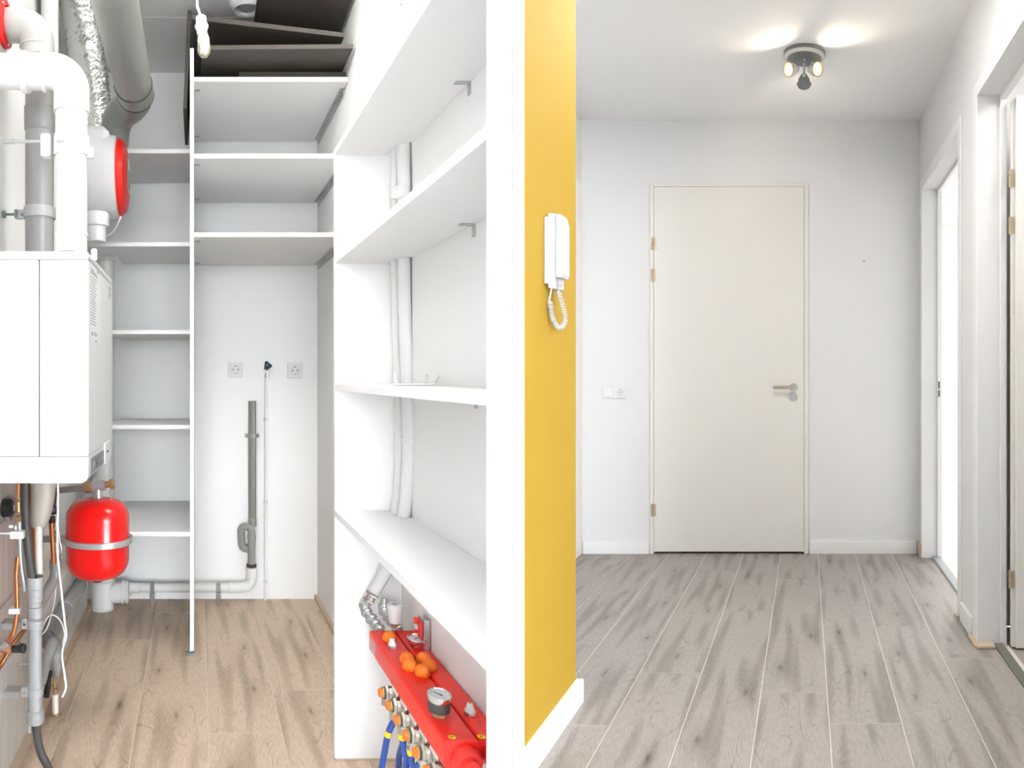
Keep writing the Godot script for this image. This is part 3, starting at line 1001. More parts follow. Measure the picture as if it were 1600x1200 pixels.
	var ay := 2.138
	s = S()
	sweep(s, [V(ax, ay, 1.2), V(ax, ay, 2.52)], 0.0655, 36)
	part(t, "straight_duct", s, M.pvc_dark)
	s = S()
	cyl(s, V(ax, ay, 1.81), Vector3.BACK, 0.069, 0.09, 0.003, 36)
	part(t, "socket", s, mat(Color(0.53, 0.54, 0.52), 0.3))
	s = S()
	cyl(s, V(ax, ay, 2.545), Vector3.BACK, 0.0672, 0.09, 0.003, 36)
	part(t, "socket", s, M.pvc_dark)
	s = S()
	var eb := [V(ax, ay, 2.55), V(ax, ay, 2.66), V(-0.32, 2.115, 2.76), V(-0.335, 2.02, 2.80)]
	sweep(s, fillet(eb, 0.09, 10), 0.062, 32)
	part(t, "elbow", s, mat(Color(0.44, 0.45, 0.43), 0.3))
	s = S()
	for q in [2.50, 2.592]:
		s = S()
		torus(s, V(ax, ay, q), Vector3.BACK, 0.0672, 0.0022, 36, 8)
		part(t, "joint_ring", s, mat(Color(0.22, 0.22, 0.21), 0.4))
	# ventilation unit
	t = thing("ventilation_unit", "round white ventilation unit with a domed red cover", "ventilation unit", STORE, V(-0.43, 1.73, 2.82))
	var vc0 := V(-0.31, 1.8973, 2.82)
	s = S()
	lathe(s, [Vector2(0, -0.24), Vector2(0.15, -0.24), Vector2(0.168, -0.22), Vector2(0.168, -0.03), Vector2(0.164, -0.008), Vector2(0.15, 0.0), Vector2(0, 0.0)], along(vc0, Vector3.RIGHT), 48)
	bx(s, -0.545, -0.34, 1.8973 - 0.05, 1.8973 + 0.165, 2.69, 2.95, 0.02)
	part(t, "housing", s, mat(Color(0.88, 0.88, 0.88), 0.4))
	s = S()
	lathe(s, [Vector2(0.148, -0.012), Vector2(0.154, -0.008), Vector2(0.153, 0.004), Vector2(0.138, 0.022), Vector2(0.105, 0.03), Vector2(0, 0.032)], along(vc0 + Vector3(0.002, 0, 0), Vector3.RIGHT), 48)
	var lid := part(t, "cover", s, mat(Color(0.85, 0.11, 0.09), 0.35), "domed red cover")
	s = S()
	var lp := vc0 + Vector3(0.0345, 0.0, 0)
	side(s, [Vector2(2.80, lp.y - 0.055), Vector2(2.88, lp.y - 0.055), Vector2(2.88, lp.y + 0.07), Vector2(2.80, lp.y + 0.07)], lp.x, lp.x + 0.001)
	var sticker := part(lid, "sticker", s, mat(Color(0.86, 0.86, 0.85), 0.5), "white and grey sticker")
	s = S()
	side(s, [Vector2(2.805, lp.y - 0.048), Vector2(2.865, lp.y - 0.048), Vector2(2.865, lp.y + 0.03), Vector2(2.805, lp.y + 0.03)], lp.x + 0.001, lp.x + 0.0016)
	part(lid, "sticker", s, mat(Color(0.5, 0.53, 0.54), 0.5))
	s = S()
	bx(s, -0.3191, -0.3093, 1.9075, 1.9137, 2.688, 2.7, 0.0005)
	part(t, "latch", s, M.black)
	s = S()
	lathe(s, [Vector2(0, -0.112), Vector2(0.036, -0.112), Vector2(0.038, -0.108), Vector2(0.04, -0.055), Vector2(0.05, -0.052), Vector2(0.052, -0.048), Vector2(0.052, -0.006), Vector2(0.048, 0), Vector2(0, 0)], along(V(-0.3921, 1.7329, 2.73), Vector3.UP), 36)
	part(t, "outlet_spigot", s, M.plastic)
	s = S()
	sweep(s, spline([V(-0.2943, 1.7182, 2.72), V(-0.3091, 1.6836, 2.72), V(-0.3338, 1.6555, 2.74), V(-0.3713, 1.6445, 2.76)], 6), 0.0028, 8)
	part(t, "cable", s, M.plastic, "thin white cable")
	# big soil pipe in the corner
	t = thing("soil_pipe", "wide white soil pipe standing in the far left corner", "pipe", STORE, V(-0.445, 0, 3.33))
	s = S()
	sweep(s, [V(-0.445, 0.0, 3.33), V(-0.445, 1.653, 3.33)], 0.0525, 36)
	part(t, "stack", s, M.pvc_white)
	s = S()
	cyl(s, V(-0.445, 0.072, 3.33), Vector3.UP, 0.0555, 0.125, 0.003, 36)
	torus(s, V(-0.445, 0.137, 3.33), Vector3.UP, 0.0555, 0.003, 36, 8)
	sweep(s, [V(-0.445, 0.075, 3.33), V(-0.332, 0.075, 3.35)], 0.05, 32)
	cyl(s, V(-0.3502, 0.075, 3.35), Vector3.RIGHT, 0.056, 0.018, 0.003, 36)
	cyl(s, V(-0.332, 0.075, 3.35), Vector3.RIGHT, 0.054, 0.012, 0.003, 36)
	part(t, "branch", s, M.pvc_white)
	s = S()
	torus(s, V(-0.445, 1.645, 3.33), Vector3.UP, 0.052, 0.004, 36, 8)
	part(t, "rim", s, M.pvc_white)
	# waste pipe from drain to soil pipe
	t = thing("waste_pipe", "white horizontal waste pipe along the foot of the back wall", "pipe", STORE, V(-0.05, 0, 3.4))
	var wy := 0.08
	s = S()
	sweep(s, [V(-0.3338, wy, 3.4), V(0.1669, wy, 3.4)], 0.0225, 24)
	part(t, "pipe", s, M.pvc_white)
	s = S()
	cyl(s, V(-0.3029, wy, 3.4), Vector3.RIGHT, 0.0265, 0.055, 0.003, 28)
	part(t, "socket", s, M.pvc_white)
	s = S()
	cyl(s, V(0.1545, wy, 3.4), Vector3.RIGHT, 0.027, 0.012, 0.003, 28)
	part(t, "socket", s, M.pvc_white)
	s = S()
	sweep(s, fillet([V(0.1484, wy, 3.4), V(0.2627, wy, 3.4), V(0.2627, 0.1727, 3.4)], 0.085, 3), 0.0255, 24)
	cyl(s, V(0.2612, 0.148, 3.4), Vector3.UP, 0.026, 0.045, 0.003, 28)
	cyl(s, V(0.2612, 0.1727, 3.4), Vector3.UP, 0.0285, 0.008, 0.002, 28)
	part(t, "elbow", s, M.pvc_white)
	for xx in [-0.2164, 0.102]:
		s = S()
		clamp_band(s, V(xx, wy, 3.4), Vector3.RIGHT, 0.0225, 0.022)
		bx(s, xx - 0.012, xx + 0.012, wy - 0.045, wy - 0.024, 3.372, 3.376, 0.001)
		cyl(s, V(xx, wy - 0.045, 3.37), Vector3.UP, 0.009, 0.016, 0.002, 6, true)
		cyl(s, V(xx, (wy - 0.05) / 2, 3.37), Vector3.UP, 0.004, wy - 0.05, 0.0005, 12)
		part(t, "pipe_stand", s, M.zinc, "small zinc pipe stand")
	# grey drain with trap
	t = thing("drain_pipe", "dark grey upright washing machine drain with a curled trap", "pipe", STORE, V(0.2627, 0.17, 3.42))
	var dx := 0.2674
	s = S()
	sweep(s, [V(dx, 0.3725, 3.42), V(dx, 0.9803, 3.42)], 0.0192, 24)
	part(t, "standpipe", s, M.pvc_dark)
	s = S()
	sweep(s, fillet([V(dx - 0.004, 0.1735, 3.41), V(dx - 0.004, 0.3725, 3.4), V(0.2102, 0.3767, 3.4), V(0.217, 0.2692, 3.41), V(0.2526, 0.2581, 3.43)], 0.028, 8), 0.0185, 24)
	cyl(s, V(dx, 0.3911, 3.42), Vector3.UP, 0.021, 0.04, 0.002, 24)
	cyl(s, V(dx - 0.004, 0.3227, 3.405), Vector3.UP, 0.0205, 0.03, 0.002, 24)
	cyl(s, V(0.2328, 0.268, 3.415), Vector3.UP, 0.0165, 0.03, 0.002, 24)
	part(t, "trap", s, mat(Color(0.55, 0.555, 0.54), 0.35))
	s = S()
	cyl(s, V(dx - 0.004, 0.1797, 3.41), Vector3.UP, 0.0245, 0.026, 0.003, 24)
	part(t, "rubber_ring", s, mat(Color(0.24, 0.17, 0.14), 0.6), "dark rubber ring")
	s = S()
	clamp_band(s, V(dx, 0.8109, 3.42), Vector3.UP, 0.0192, 0.018)
	bx(s, 0.2332, 0.3031, 0.8015, 0.8186, 3.44, 3.452, 0.001)
	cl = part(t, "clamp", s, M.pvc_mid)
	s = S()
	cyl(s, V(0.2391, 0.8093, 3.438), Vector3.BACK, 0.006, 0.006, 0.001, 14)
	part(cl, "screw", s, M.zinc)
	s = S()
	cyl(s, V(0.3, 0.8093, 3.438), Vector3.BACK, 0.006, 0.006, 0.001, 14)
	part(cl, "screw", s, M.zinc)
	# tap with its thin supply pipe
	t = thing("tap", "black-handled washing machine tap on a thin white pipe", "tap", STORE, V(0.3381, 0.0, 3.46))
	s = S()
	sweep(s, [V(0.335, 0.0, 3.46), V(0.3381, 1.0937, 3.46)], 0.0075, 16)
	part(t, "supply_pipe", s, M.plastic)
	for y in [0.8893, 0.4835, 0.0935]:
		s = S()
		cyl(s, V(0.3366, y, 3.462), Vector3.UP, 0.0105, 0.016, 0.002, 16)
		part(t, "pipe_clip", s, mat(Color(0.84, 0.84, 0.835), 0.5))
	s = S()
	cyl(s, V(0.3403, 1.1031, 3.45), Vector3.UP, 0.0105, 0.018, 0.002, 20)
	cyl(s, V(0.3409, 1.1219, 3.44), Vector3.UP, 0.006, 0.02, 0.001, 14)
	sweep(s, [V(0.3438, 1.1315, 3.47), V(0.3389, 1.1373, 3.42)], 0.0075, 14)
	part(t, "valve_body", s, M.chrome)
	s = S()
	front(s, [Vector2(0.324, 1.1341), Vector2(0.3286, 1.1713), Vector2(0.3364, 1.1744), Vector2(0.3627, 1.1527), Vector2(0.3612, 1.1465), Vector2(0.341, 1.131)], 3.398, 3.418)
	var hd := part(t, "handle", s, M.dark)
	s = S()
	cyl(s, V(0.3397, 1.154, 3.397), Vector3.BACK, 0.0055, 0.004, 0.001, 16)
	part(hd, "blue_mark", s, mat(Color(0.25, 0.5, 0.85), 0.4), "blue dot")
	# two sockets
	var so := socket(STORE, V(0.1898, 1.1332, 3.48), 0.0755, "white power socket on the back wall left of the tap", "wall sockets beside the tap")
	dup(so, STORE, V(0.4825, 1.1285, 3.48) - V(0.1898, 1.1332, 3.48), "white power socket on the back wall right of the tap")
	# lamp on its cord
	t = thing("pendant_bulb", "bare energy-saving bulb in a white holder hanging from its cord", "lamp", STORE, V(0.0188, 2.1496, 2.3))
	s = S()
	sweep(s, spline([V(-0.0042, 2.6, 2.3), V(0.0, 2.3295, 2.3), V(0.0042, 2.3002, 2.3), V(0.0115, 2.273, 2.3)], 6), 0.0042, 10)
	part(t, "cord", s, M.plastic)
	s = S()
	lathe(s, [Vector2(0, -0.058), Vector2(0.017, -0.058), Vector2(0.018, -0.04), Vector2(0.022, -0.034), Vector2(0.0225, -0.028), Vector2(0.0185, -0.022), Vector2(0.017, 0.0), Vector2(0.01, 0.006), Vector2(0, 0.007)], along(V(0.0125, 2.273, 2.3), Vector3(-0.08, 1, 0)), 28)
	part(t, "lamp_holder", s, M.enamel)
	s = S()
	cyl(s, V(0.0178, 2.2207, 2.3), Vector3(-0.05, 1, 0), 0.0165, 0.008, 0.002, 24)
	part(t, "holder_ring", s, mat(Color(0.3, 0.3, 0.29), 0.4))
	s = S()
	lathe(s, [Vector2(0, -0.03), Vector2(0.019, -0.03), Vector2(0.0195, -0.014), Vector2(0.016, -0.004), Vector2(0.014, 0.004), Vector2(0, 0.004)], along(V(0.0199, 2.2165, 2.3), Vector3(-0.05, 1, 0)), 28)
	part(t, "ballast", s, mat(Color(0.85, 0.84, 0.80), 0.4))
	var tube_mat := mat(Color(0.93, 0.90, 0.80), 0.35)
	s = S()
	for k in 3:
		var a3 := TAU * k / 3.0 + 0.4
		var q := V(0.022, 2.1915, 2.3) + Vector3(cos(a3) * 0.009, 0, sin(a3) * 0.009)
		var q2 := V(0.022, 2.1915, 2.3) + Vector3(cos(a3 + 1.2) * 0.009, 0, sin(a3 + 1.2) * 0.009)
		sweep(s, fillet([q, q + Vector3(0, -0.036, 0), q2 + Vector3(0, -0.036, 0), q2], 0.006, 5), 0.0042, 10)
	part(t, "lamp_tube", s, tube_mat)
	s = S()
	lathe(s, [Vector2(0, -0.052), Vector2(0.012, -0.049), Vector2(0.02, -0.037), Vector2(0.0225, -0.022), Vector2(0.0205, -0.008), Vector2(0.019, 0.002)], along(V(0.022, 2.1935, 2.3), Vector3.UP), 28)
	var gm := mat(Color(0.95, 0.93, 0.85, 0.22), 0.05)
	gm.transparency = BaseMaterial3D.TRANSPARENCY_ALPHA
	part(t, "glass_bulb", s, gm)
	# ceiling valve
	t = thing("air_valve", "round white extract valve in the store room ceiling", "air valve", STORE, V(0.2, 2.6, 2.83))
	s = S()
	lathe(s, [Vector2(0.036, -0.004), Vector2(0.042, -0.026), Vector2(0.052, -0.03), Vector2(0.066, -0.014), Vector2(0.07, 0.0)], along(V(0.2, 2.6, 2.83), Vector3.UP), 36)
	part(t, "ring", s, M.plastic)
	s = S()
	lathe(s, [Vector2(0, -0.022), Vector2(0.03, -0.022), Vector2(0.035, -0.016), Vector2(0.03, -0.006), Vector2(0, -0.006)], along(V(0.2, 2.6, 2.83), Vector3.UP), 32)
	part(t, "disc", s, mat(Color(0.87, 0.85, 0.85), 0.4))
	# two insulated pipes behind the right-hand shelves
	t = thing("riser_pipe", "white insulated pipe passing up through the right-hand shelf unit", "pipe", STORE, V(0.57, 0.7, 1.94))
	s = S()
	sweep(s, spline([V(0.558, 2.599, 1.93), V(0.558, 2.1, 1.93), V(0.5579, 2.0966, 1.93), V(0.565, 1.7316, 1.93), V(0.5676, 1.6053, 1.93), V(0.5676, 1.4263, 1.93), V(0.5702, 1.2544, 1.93), V(0.5764, 1.0965, 1.93), V(0.5799, 0.921, 1.93), V(0.5755, 0.7982, 1.93), V(0.5667, 0.714, 1.93), V(0.5509, 0.6403, 1.93), V(0.5269, 0.566, 1.945)], 5), 0.0175, 20)
	part(t, "insulated_tube", s, M.plastic)
	s = S()
	clamp_band(s, V(0.5632, 1.6053, 1.93), Vector3.UP, 0.018, 0.03)
	bx(s, 0.5292, 0.5606, 1.584, 1.6153, 1.915, 1.93, 0.002)
	part(t, "pipe_clip", s, mat(Color(0.90, 0.90, 0.895), 0.4))
	s = S()
	clamp_band(s, V(0.579, 0.9245, 1.93), Vector3.UP, 0.0172, 0.016)
	part(t, "pipe_clip", s, mat(Color(0.90, 0.90, 0.895), 0.4))
	t = thing("riser_pipe", "thinner corrugated white pipe left of the insulated one inside the shelves", "pipe", STORE, V(0.55, 0.7, 1.995))
	s = S()
	sweep(s, spline([V(0.54, 2.599, 1.97), V(0.5516, 1.7447, 1.97), V(0.5534, 1.4331, 1.97), V(0.5561, 1.2576, 1.97), V(0.5615, 1.0785, 1.97), V(0.565, 0.9352, 1.97), V(0.5606, 0.792, 1.97), V(0.5516, 0.7096, 1.97), V(0.535, 0.6296, 1.975), V(0.5171, 0.5398, 1.975)], 5), 0.0115, 16)
	part(t, "tube", s, M.pvc_white)
	s = S()
	var cpts := spline([V(0.5534, 1.3113, 1.97), V(0.5561, 1.2576, 1.97), V(0.5615, 1.0785, 1.97), V(0.565, 0.9352, 1.97), V(0.5606, 0.792, 1.97), V(0.5516, 0.7096, 1.97)], 24)
	var rr := []
	for k in cpts.size():
		rr.append(0.0122 if k % 2 == 0 else 0.0112)
	sweep(s, cpts, rr, 16)
	part(t, "corrugation", s, M.pvc_white)

func wall_collar(p: Vector3, ro: float, ri: float, label: String):
	var t := thing("wall_collar", label, "collar", STORE, p, "red collars where pipes enter the wall")
	var s := S()
	lathe(s, [Vector2(ri, -0.009), Vector2(ro, -0.009), Vector2(ro + 0.001, -0.006), Vector2(ro, 0.004), Vector2(ro - 0.01, 0.009), Vector2(ri, 0.009)], along(p, Vector3.RIGHT), 36)
	part(t, "ring", s, M.collar)
	for k in 3:
		s = S()
		var a := TAU * k / 3.0 + 0.5
		cyl(s, p + Vector3(0.008, sin(a) * (ro - 0.006), cos(a) * (ro - 0.006)), Vector3.RIGHT, 0.004, 0.006, 0.001, 10)
		part(t, "screw", s, M.zinc)

func foil_hose(s: SurfaceTool):
	var n := FastNoiseLite.new()
	n.seed = 12
	n.frequency = 1.0
	n.fractal_octaves = 3
	var pts := spline([V(-0.455, 2.596, 2.52), V(-0.44, 2.49, 2.6), V(-0.425, 2.35, 2.68), V(-0.41, 2.2, 2.76), V(-0.402, 2.11, 2.79), V(-0.4, 2.04, 2.8)], 40)
	var sides := 64
	var rings := []
	for i in pts.size():
		var t: Vector3 = (pts[min(i + 1, pts.size() - 1)] - pts[max(i - 1, 0)]).normalized()
		var nx := t.cross(Vector3.BACK).normalized()
		var ny := t.cross(nx)
		var ring := []
		for k in sides:
			var a := TAU * k / sides
			var d := nx * cos(a) + ny * sin(a)
			var q: Vector3 = pts[i] + d * 0.07
			var fold := n.get_noise_3d(q.x * 16 + q.y * 10, q.y * 75, q.z * 16) 
			var rr := 0.069 + 0.006 * fold + 0.005 * n.get_noise_3d(q.x * 70 + 8, q.y * 130, q.z * 70) + 0.003 * (absf(n.get_noise_3d(q.x * 40, q.y * 90 + 30, q.z * 40)) - 0.2)
			ring.append(pts[i] + d * rr)
		rings.append(ring)
	s.set_smooth_group(1)
	for i in pts.size() - 1:
		for k in sides:
			var j := (k + 1) % sides
			quad(s, rings[i][k], rings[i][j], rings[i + 1][j], rings[i + 1][k])

func socket(frame: Transform3D, c: Vector3, w: float, label: String, group := "") -> Node3D:
	var t := thing("power_socket", label, "power socket", frame, c, group)
	var h := w / 2
	var s := S()
	bx(s, c.x - h, c.x + h, c.y - h, c.y + h, -c.z - 0.009, -c.z, 0.003)
	part(t, "cover_plate", s, M.plastic)
	s = S()
	bx(s, c.x - h * 0.7, c.x + h * 0.7, c.y - h * 0.7, c.y + h * 0.7, -c.z - 0.0125, -c.z - 0.008, 0.0015)
	var ins := part(t, "insert", s, M.plastic)
	s = S()
	lathe(s, [Vector2(0, -0.001), Vector2(h * 0.48, -0.001), Vector2(h * 0.5, 0.0018), Vector2(h * 0.57, 0.0018), Vector2(h * 0.59, 0.0)], along(c + Vector3(0, 0, 0.0125), Vector3.BACK), 28)
	part(ins, "well", s, mat(Color(0.84, 0.84, 0.835), 0.4))
	s = S()
	for q in [[-0.3, 0.0, 0.09], [0.3, 0.0, 0.09], [0.0, 0.47, 0.08], [0.0, -0.47, 0.06]]:
		cyl(s, c + Vector3(q[0] * h, q[1] * h, 0.0125), Vector3.BACK, q[2] * h, 0.004, 0.0002, 12)
	part(ins, "contact_hole", s, M.dark)
	return t

# ---------------------------------------------------------------- expansion tank and the plumbing under the boiler
func build_low_plumbing():
	var t := thing("backing_board", "grey stained boards stacked along the foot of the store's left wall", "backing board", STORE, V(-0.54, 0, 2.2))
	for q in [[-0.515, 0.005, 0.325, 3.3], [-0.523, 0.327, 0.476, 2.75], [-0.53, 0.478, 0.70, 2.45], [-0.537, 0.702, 1.02, 2.4]]:
		var s0 := S()
		bx(s0, -0.559, q[0], q[1], q[2], 1.3, q[3], 0.0015)
		part(t, "board", s0, M.backing)
	var s := S()
	# expansion tank
	t = thing("expansion_tank", "red expansion tank with a grey band, hung below the boiler", "tank", STORE, V(-0.311, 0.47, 2.2))
	var c := V(-0.311, 0, 2.2)
	var y0 := 0.47
	var y1 := 0.72
	var prof := [Vector2(0, y0)]
	for k in range(1, 9):
		var a := PI / 2 * k / 8.0
		prof.append(Vector2(0.0985 * pow(sin(a), 0.62), y0 + 0.062 * (1.0 - cos(a))))
	prof.append(Vector2(0.0985, 0.5 * (y0 + y1) - 0.004))
	prof.append(Vector2(0.0995, 0.5 * (y0 + y1)))
	prof.append(Vector2(0.0985, 0.5 * (y0 + y1) + 0.004))
	for k in range(0, 8):
		var a := PI / 2 * (1.0 - k / 8.0)
		prof.append(Vector2(0.0985 * pow(sin(a), 0.62), y1 - 0.062 * (1.0 - cos(a))))
	prof.append(Vector2(0, y1))
	lathe(s, prof, Transform3D(Basis(), c), 56)
	part(t, "vessel", s, M.red)
	s = S()
	var bxf := Transform3D(Basis.from_euler(Vector3(0.0, 0, -0.02)), c + Vector3(0, 0.592, 0))
	lathe(s, [Vector2(0.1, -0.009), Vector2(0.1075, -0.009), Vector2(0.109, -0.007), Vector2(0.109, 0.007), Vector2(0.1075, 0.009), Vector2(0.1, 0.009), Vector2(0.1, -0.009)], bxf, 56)
	bx(s, -0.535, -0.41, 0.592 - 0.009, 0.592 + 0.009, 2.19, 2.21, 0.001)
	part(t, "band", s, mat(Color(0.68, 0.69, 0.69), 0.35, 0.5), "grey metal band")
	s = S()
	cyl(s, c + Vector3(0, y1 + 0.005, 0), Vector3.UP, 0.0135, 0.014, 0.002, 20)
	cyl(s, V(-0.311, 0.746, 2.2), Vector3.UP, 0.014, 0.035, 0.002, 24)
	sweep(s, [V(-0.328, 0.754, 2.2), V(-0.288, 0.76, 2.2)], 0.0165, 20)
	part(t, "tee", s, M.zinc)
	s = S()
	cyl(s, V(-0.342, 0.754, 2.2), Vector3(1, 0.12, 0), 0.0185, 0.024, 0.003, 8, true)
	part(t, "brass_nut", s, M.brass, "brass nut")
	s = S()
	cyl(s, V(-0.28, 0.762, 2.2), Vector3(1, 0.12, 0), 0.011, 0.016, 0.002, 20)
	cyl(s, V(-0.266, 0.763, 2.2), Vector3(1, 0.12, 0), 0.0165, 0.014, 0.003, 8, true)
	part(t, "brass_cap", s, M.brass, "brass cap")
	s = S()
	for k in 6:
		torus(s, V(-0.2714, 0.7468, 2.195) + Vector3(0.001 * k, -0.0075 * k, 0.0), Vector3(1, 0, k % 2), 0.004, 0.001, 12, 6)
	part(t, "chain", s, M.steel)
	s = S()
	cyl(s, c + Vector3(0, y0 - 0.004, 0), Vector3.UP, 0.018, 0.014, 0.003, 20)
	part(t, "base_plug", s, M.black)
	t = thing("feed_pipe", "grey steel pipe leading from below the boiler to the red tank", "pipe", STORE, V(-0.396, 0.742, 2.2))
	s = S()
	sweep(s, [V(-0.448, 0.742, 2.2), V(-0.354, 0.752, 2.2)], 0.0105, 20)
	part(t, "pipe", s, M.steel)
	# copper and steel riser far left
	t = thing("gas_pipe", "copper and grey pipe with brass couplings at the far left below the boiler", "pipe", STORE, V(-0.4802, 0.5611, 1.9))
	s = S()
	sweep(s, [V(-0.4828, 0.8288, 1.9), V(-0.4828, 0.7649, 1.9)], 0.0042, 14)
	part(t, "copper_tube", s, M.copper)
	s = S()
	cyl(s, V(-0.4836, 0.7701, 1.9), Vector3.UP, 0.0075, 0.012, 0.002, 6, true)
	cyl(s, V(-0.4828, 0.7476, 1.9), Vector3.UP, 0.006, 0.03, 0.001, 16)
	cyl(s, V(-0.4828, 0.7165, 1.9), Vector3.UP, 0.0085, 0.016, 0.002, 6, true)
	part(t, "coupling", s, M.brass)
	s = S()
	sweep(s, spline([V(-0.4802, 0.7079, 1.9), V(-0.4785, 0.6475, 1.9), V(-0.4759, 0.5956, 1.9), V(-0.4698, 0.5525, 1.9), V(-0.4622, 0.521, 1.89)], 6), 0.0066, 16)
	part(t, "steel_tube", s, M.zinc)
	s = S()
	bx(s, -0.4991, -0.4632, 0.6659, 0.6864, 1.876, 1.90, 0.001)
	sweep(s, [V(-0.53, 0.6782, 1.89), V(-0.5017, 0.6782, 1.89)], 0.003, 10)
	cyl(s, V(-0.4845, 0.6954, 1.88), Vector3.UP, 0.003, 0.012, 0.0005, 10)
	cyl(s, V(-0.4964, 0.6988, 1.88), Vector3.RIGHT, 0.0045, 0.012, 0.001, 10)
	part(t, "wall_clamp", s, M.enamel)
	t = thing("shutoff_knob", "round black knob on the upper grey board at the left edge", "knob", STORE, V(-0.5274, 0.7348, 1.95))
	s = S()
	cyl(s, V(-0.5221, 0.7329, 1.96), Vector3.RIGHT, 0.036, 0.014, 0.004, 30)
	part(t, "base_ring", s, M.pvc_light)
	s = S()
	cyl(s, V(-0.5238, 0.7367, 1.94), Vector3.RIGHT, 0.027, 0.03, 0.006, 8)
	part(t, "grip", s, M.black)
	s = S()
	cyl(s, V(-0.5238, 0.7367, 1.94) + Vector3(0.016, 0, 0), Vector3.RIGHT, 0.009, 0.006, 0.001, 12)
	part(t, "screw", s, M.chrome)
	# black hose into the collector
	t = thing("drain_hose", "dark grey drain hose hanging from the boiler into the collector pipe", "hose", STORE, V(-0.4456, 0.5525, 1.9))
	s = S()
	sweep(s, spline([V(-0.4728, 0.8245, 1.93), V(-0.472, 0.7456, 1.93), V(-0.4643, 0.6689, 1.92), V(-0.4549, 0.6103, 1.91), V(-0.4448, 0.5525, 1.9), V(-0.4439, 0.5179, 1.9)], 8), 0.0118, 20)
	part(t, "hose", s, M.hose)
	# siphon cup and pipe
	t = thing("siphon", "translucent beige siphon cup under the boiler with a cream pipe below", "siphon", STORE, V(-0.4424, 0.5323, 1.97))
	s = S()
	sweep(s, spline([V(-0.432, 0.812, 1.98), V(-0.4347, 0.7544, 1.98), V(-0.441, 0.7094, 1.98), V(-0.4446, 0.686, 1.98), V(-0.4455, 0.6698, 1.98)], 6), ramp([[0.0, 0.037], [0.4, 0.031], [0.7, 0.0245], [0.9, 0.0185], [1.0, 0.009]], 25), 28)
	var cup := part(t, "cup", s, M.siphon)
	s = S()
	sweep(s, spline([V(-0.4385, 0.81, 1.945), V(-0.4396, 0.7596, 1.95), V(-0.443, 0.7122, 1.957), V(-0.445, 0.6995, 1.958)], 6), 0.0022, 8)
	part(cup, "rib", s, M.siphon)
	s = S()
	sweep(s, [V(-0.4432, 0.6845, 1.97), V(-0.4325, 0.5263, 1.93)], 0.0105, 20)
	part(t, "outlet_pipe", s, mat(Color(0.86, 0.83, 0.79), 0.4), "cream outlet pipe")
	t = thing("copper_pipe", "thin copper pipe seen between the black hose and the cream pipe", "pipe", STORE, V(-0.4925, 0.4948, 2.1))
	s = S()
	sweep(s, spline([V(-0.4992, 0.7974, 2.12), V(-0.4992, 0.7107, 2.12), V(-0.4887, 0.638, 2.1), V(-0.4803, 0.5668, 2.08), V(-0.4757, 0.5157, 2.06)], 6), 0.0068, 14)
	part(t, "tube", s, M.copper)
	# copper with black valve
	t = thing("copper_pipe", "copper pipe with a black fill valve just left of the red tank", "pipe", STORE, V(-0.4336, 0.5372, 2.12))
	s = S()
	sweep(s, [V(-0.4353, 0.6666, 2.1), V(-0.4276, 0.5425, 2.1)], 0.0073, 18)
	part(t, "tube", s, M.copper)
	s = S()
	cyl(s, V(-0.4334, 0.6724, 2.1), Vector3(-0.08, 1, 0), 0.0098, 0.02, 0.002, 20)
	cyl(s, V(-0.4295, 0.6991, 2.1), Vector3(-0.15, 1, 0), 0.0115, 0.022, 0.003, 20)
	sweep(s, [V(-0.4276, 0.7105, 2.1), V(-0.4238, 0.7621, 2.1)], 0.006, 12)
	part(t, "valve_body", s, M.black)
	s = S()
	cyl(s, V(-0.4274, 0.7039, 2.085), Vector3(-0.15, 1, 0), 0.0075, 0.012, 0.002, 14)
	part(t, "purple_ring", s, mat(Color(0.45, 0.40, 0.62), 0.4))
	s = S()
	cyl(s, V(-0.4259, 0.6625, 2.12), Vector3.UP, 0.005, 0.03, 0.001, 12)
	cyl(s, V(-0.426, 0.6275, 2.13), Vector3.UP, 0.007, 0.012, 0.002, 6, true)
	sweep(s, spline([V(-0.4222, 0.6487, 2.14), V(-0.4183, 0.6, 2.14), V(-0.4124, 0.5747, 2.14), V(-0.4144, 0.5553, 2.14), V(-0.4241, 0.5475, 2.14)], 5), 0.0035, 10)
	part(t, "fittings", s, M.steel)
	# waste branch under the copper pipe
	t = thing("branch_pipe", "grey branch pipe with a socket sloping down to the collector", "pipe", STORE, V(-0.462, 0.428, 2.1))
	s = S()
	cyl(s, V(-0.4259, 0.5334, 2.12), Vector3.UP, 0.0185, 0.034, 0.003, 28)
	part(t, "socket", s, M.pvc_mid)
	s = S()
	sweep(s, fillet([V(-0.4259, 0.5276, 2.12), V(-0.4269, 0.4948, 2.12), V(-0.4582, 0.4327, 2.0)], 0.03, 8), 0.0165, 24)
	part(t, "pipe", s, M.pvc)
	# collector
	t = thing("collector_pipe", "upright light grey collector pipe with wall brackets at lower left", "pipe", STORE, V(-0.437, 0.1725, 1.9))
	s = S()
	sweep(s, [V(-0.437, 0.5006, 1.9), V(-0.4361, 0.1949, 1.9)], 0.0182, 28)
	sweep(s, [V(-0.4325, 0.2633, 1.95), V(-0.4306, 0.2457, 1.91)], 0.012, 16)
	part(t, "pipe", s, M.pvc_light)
	s = S()
	lathe(s, [Vector2(0.0195, 0.028), Vector2(0.0215, 0.028), Vector2(0.0225, 0.024), Vector2(0.0225, -0.002), Vector2(0.019, -0.006)], along(V(-0.4361, 0.5317, 1.9), Vector3.UP), 32)
	cyl(s, V(-0.4361, 0.5179, 1.9), Vector3.UP, 0.0202, 0.05, 0.002, 28)
	part(t, "socket", s, M.pvc_light)
	s = S()
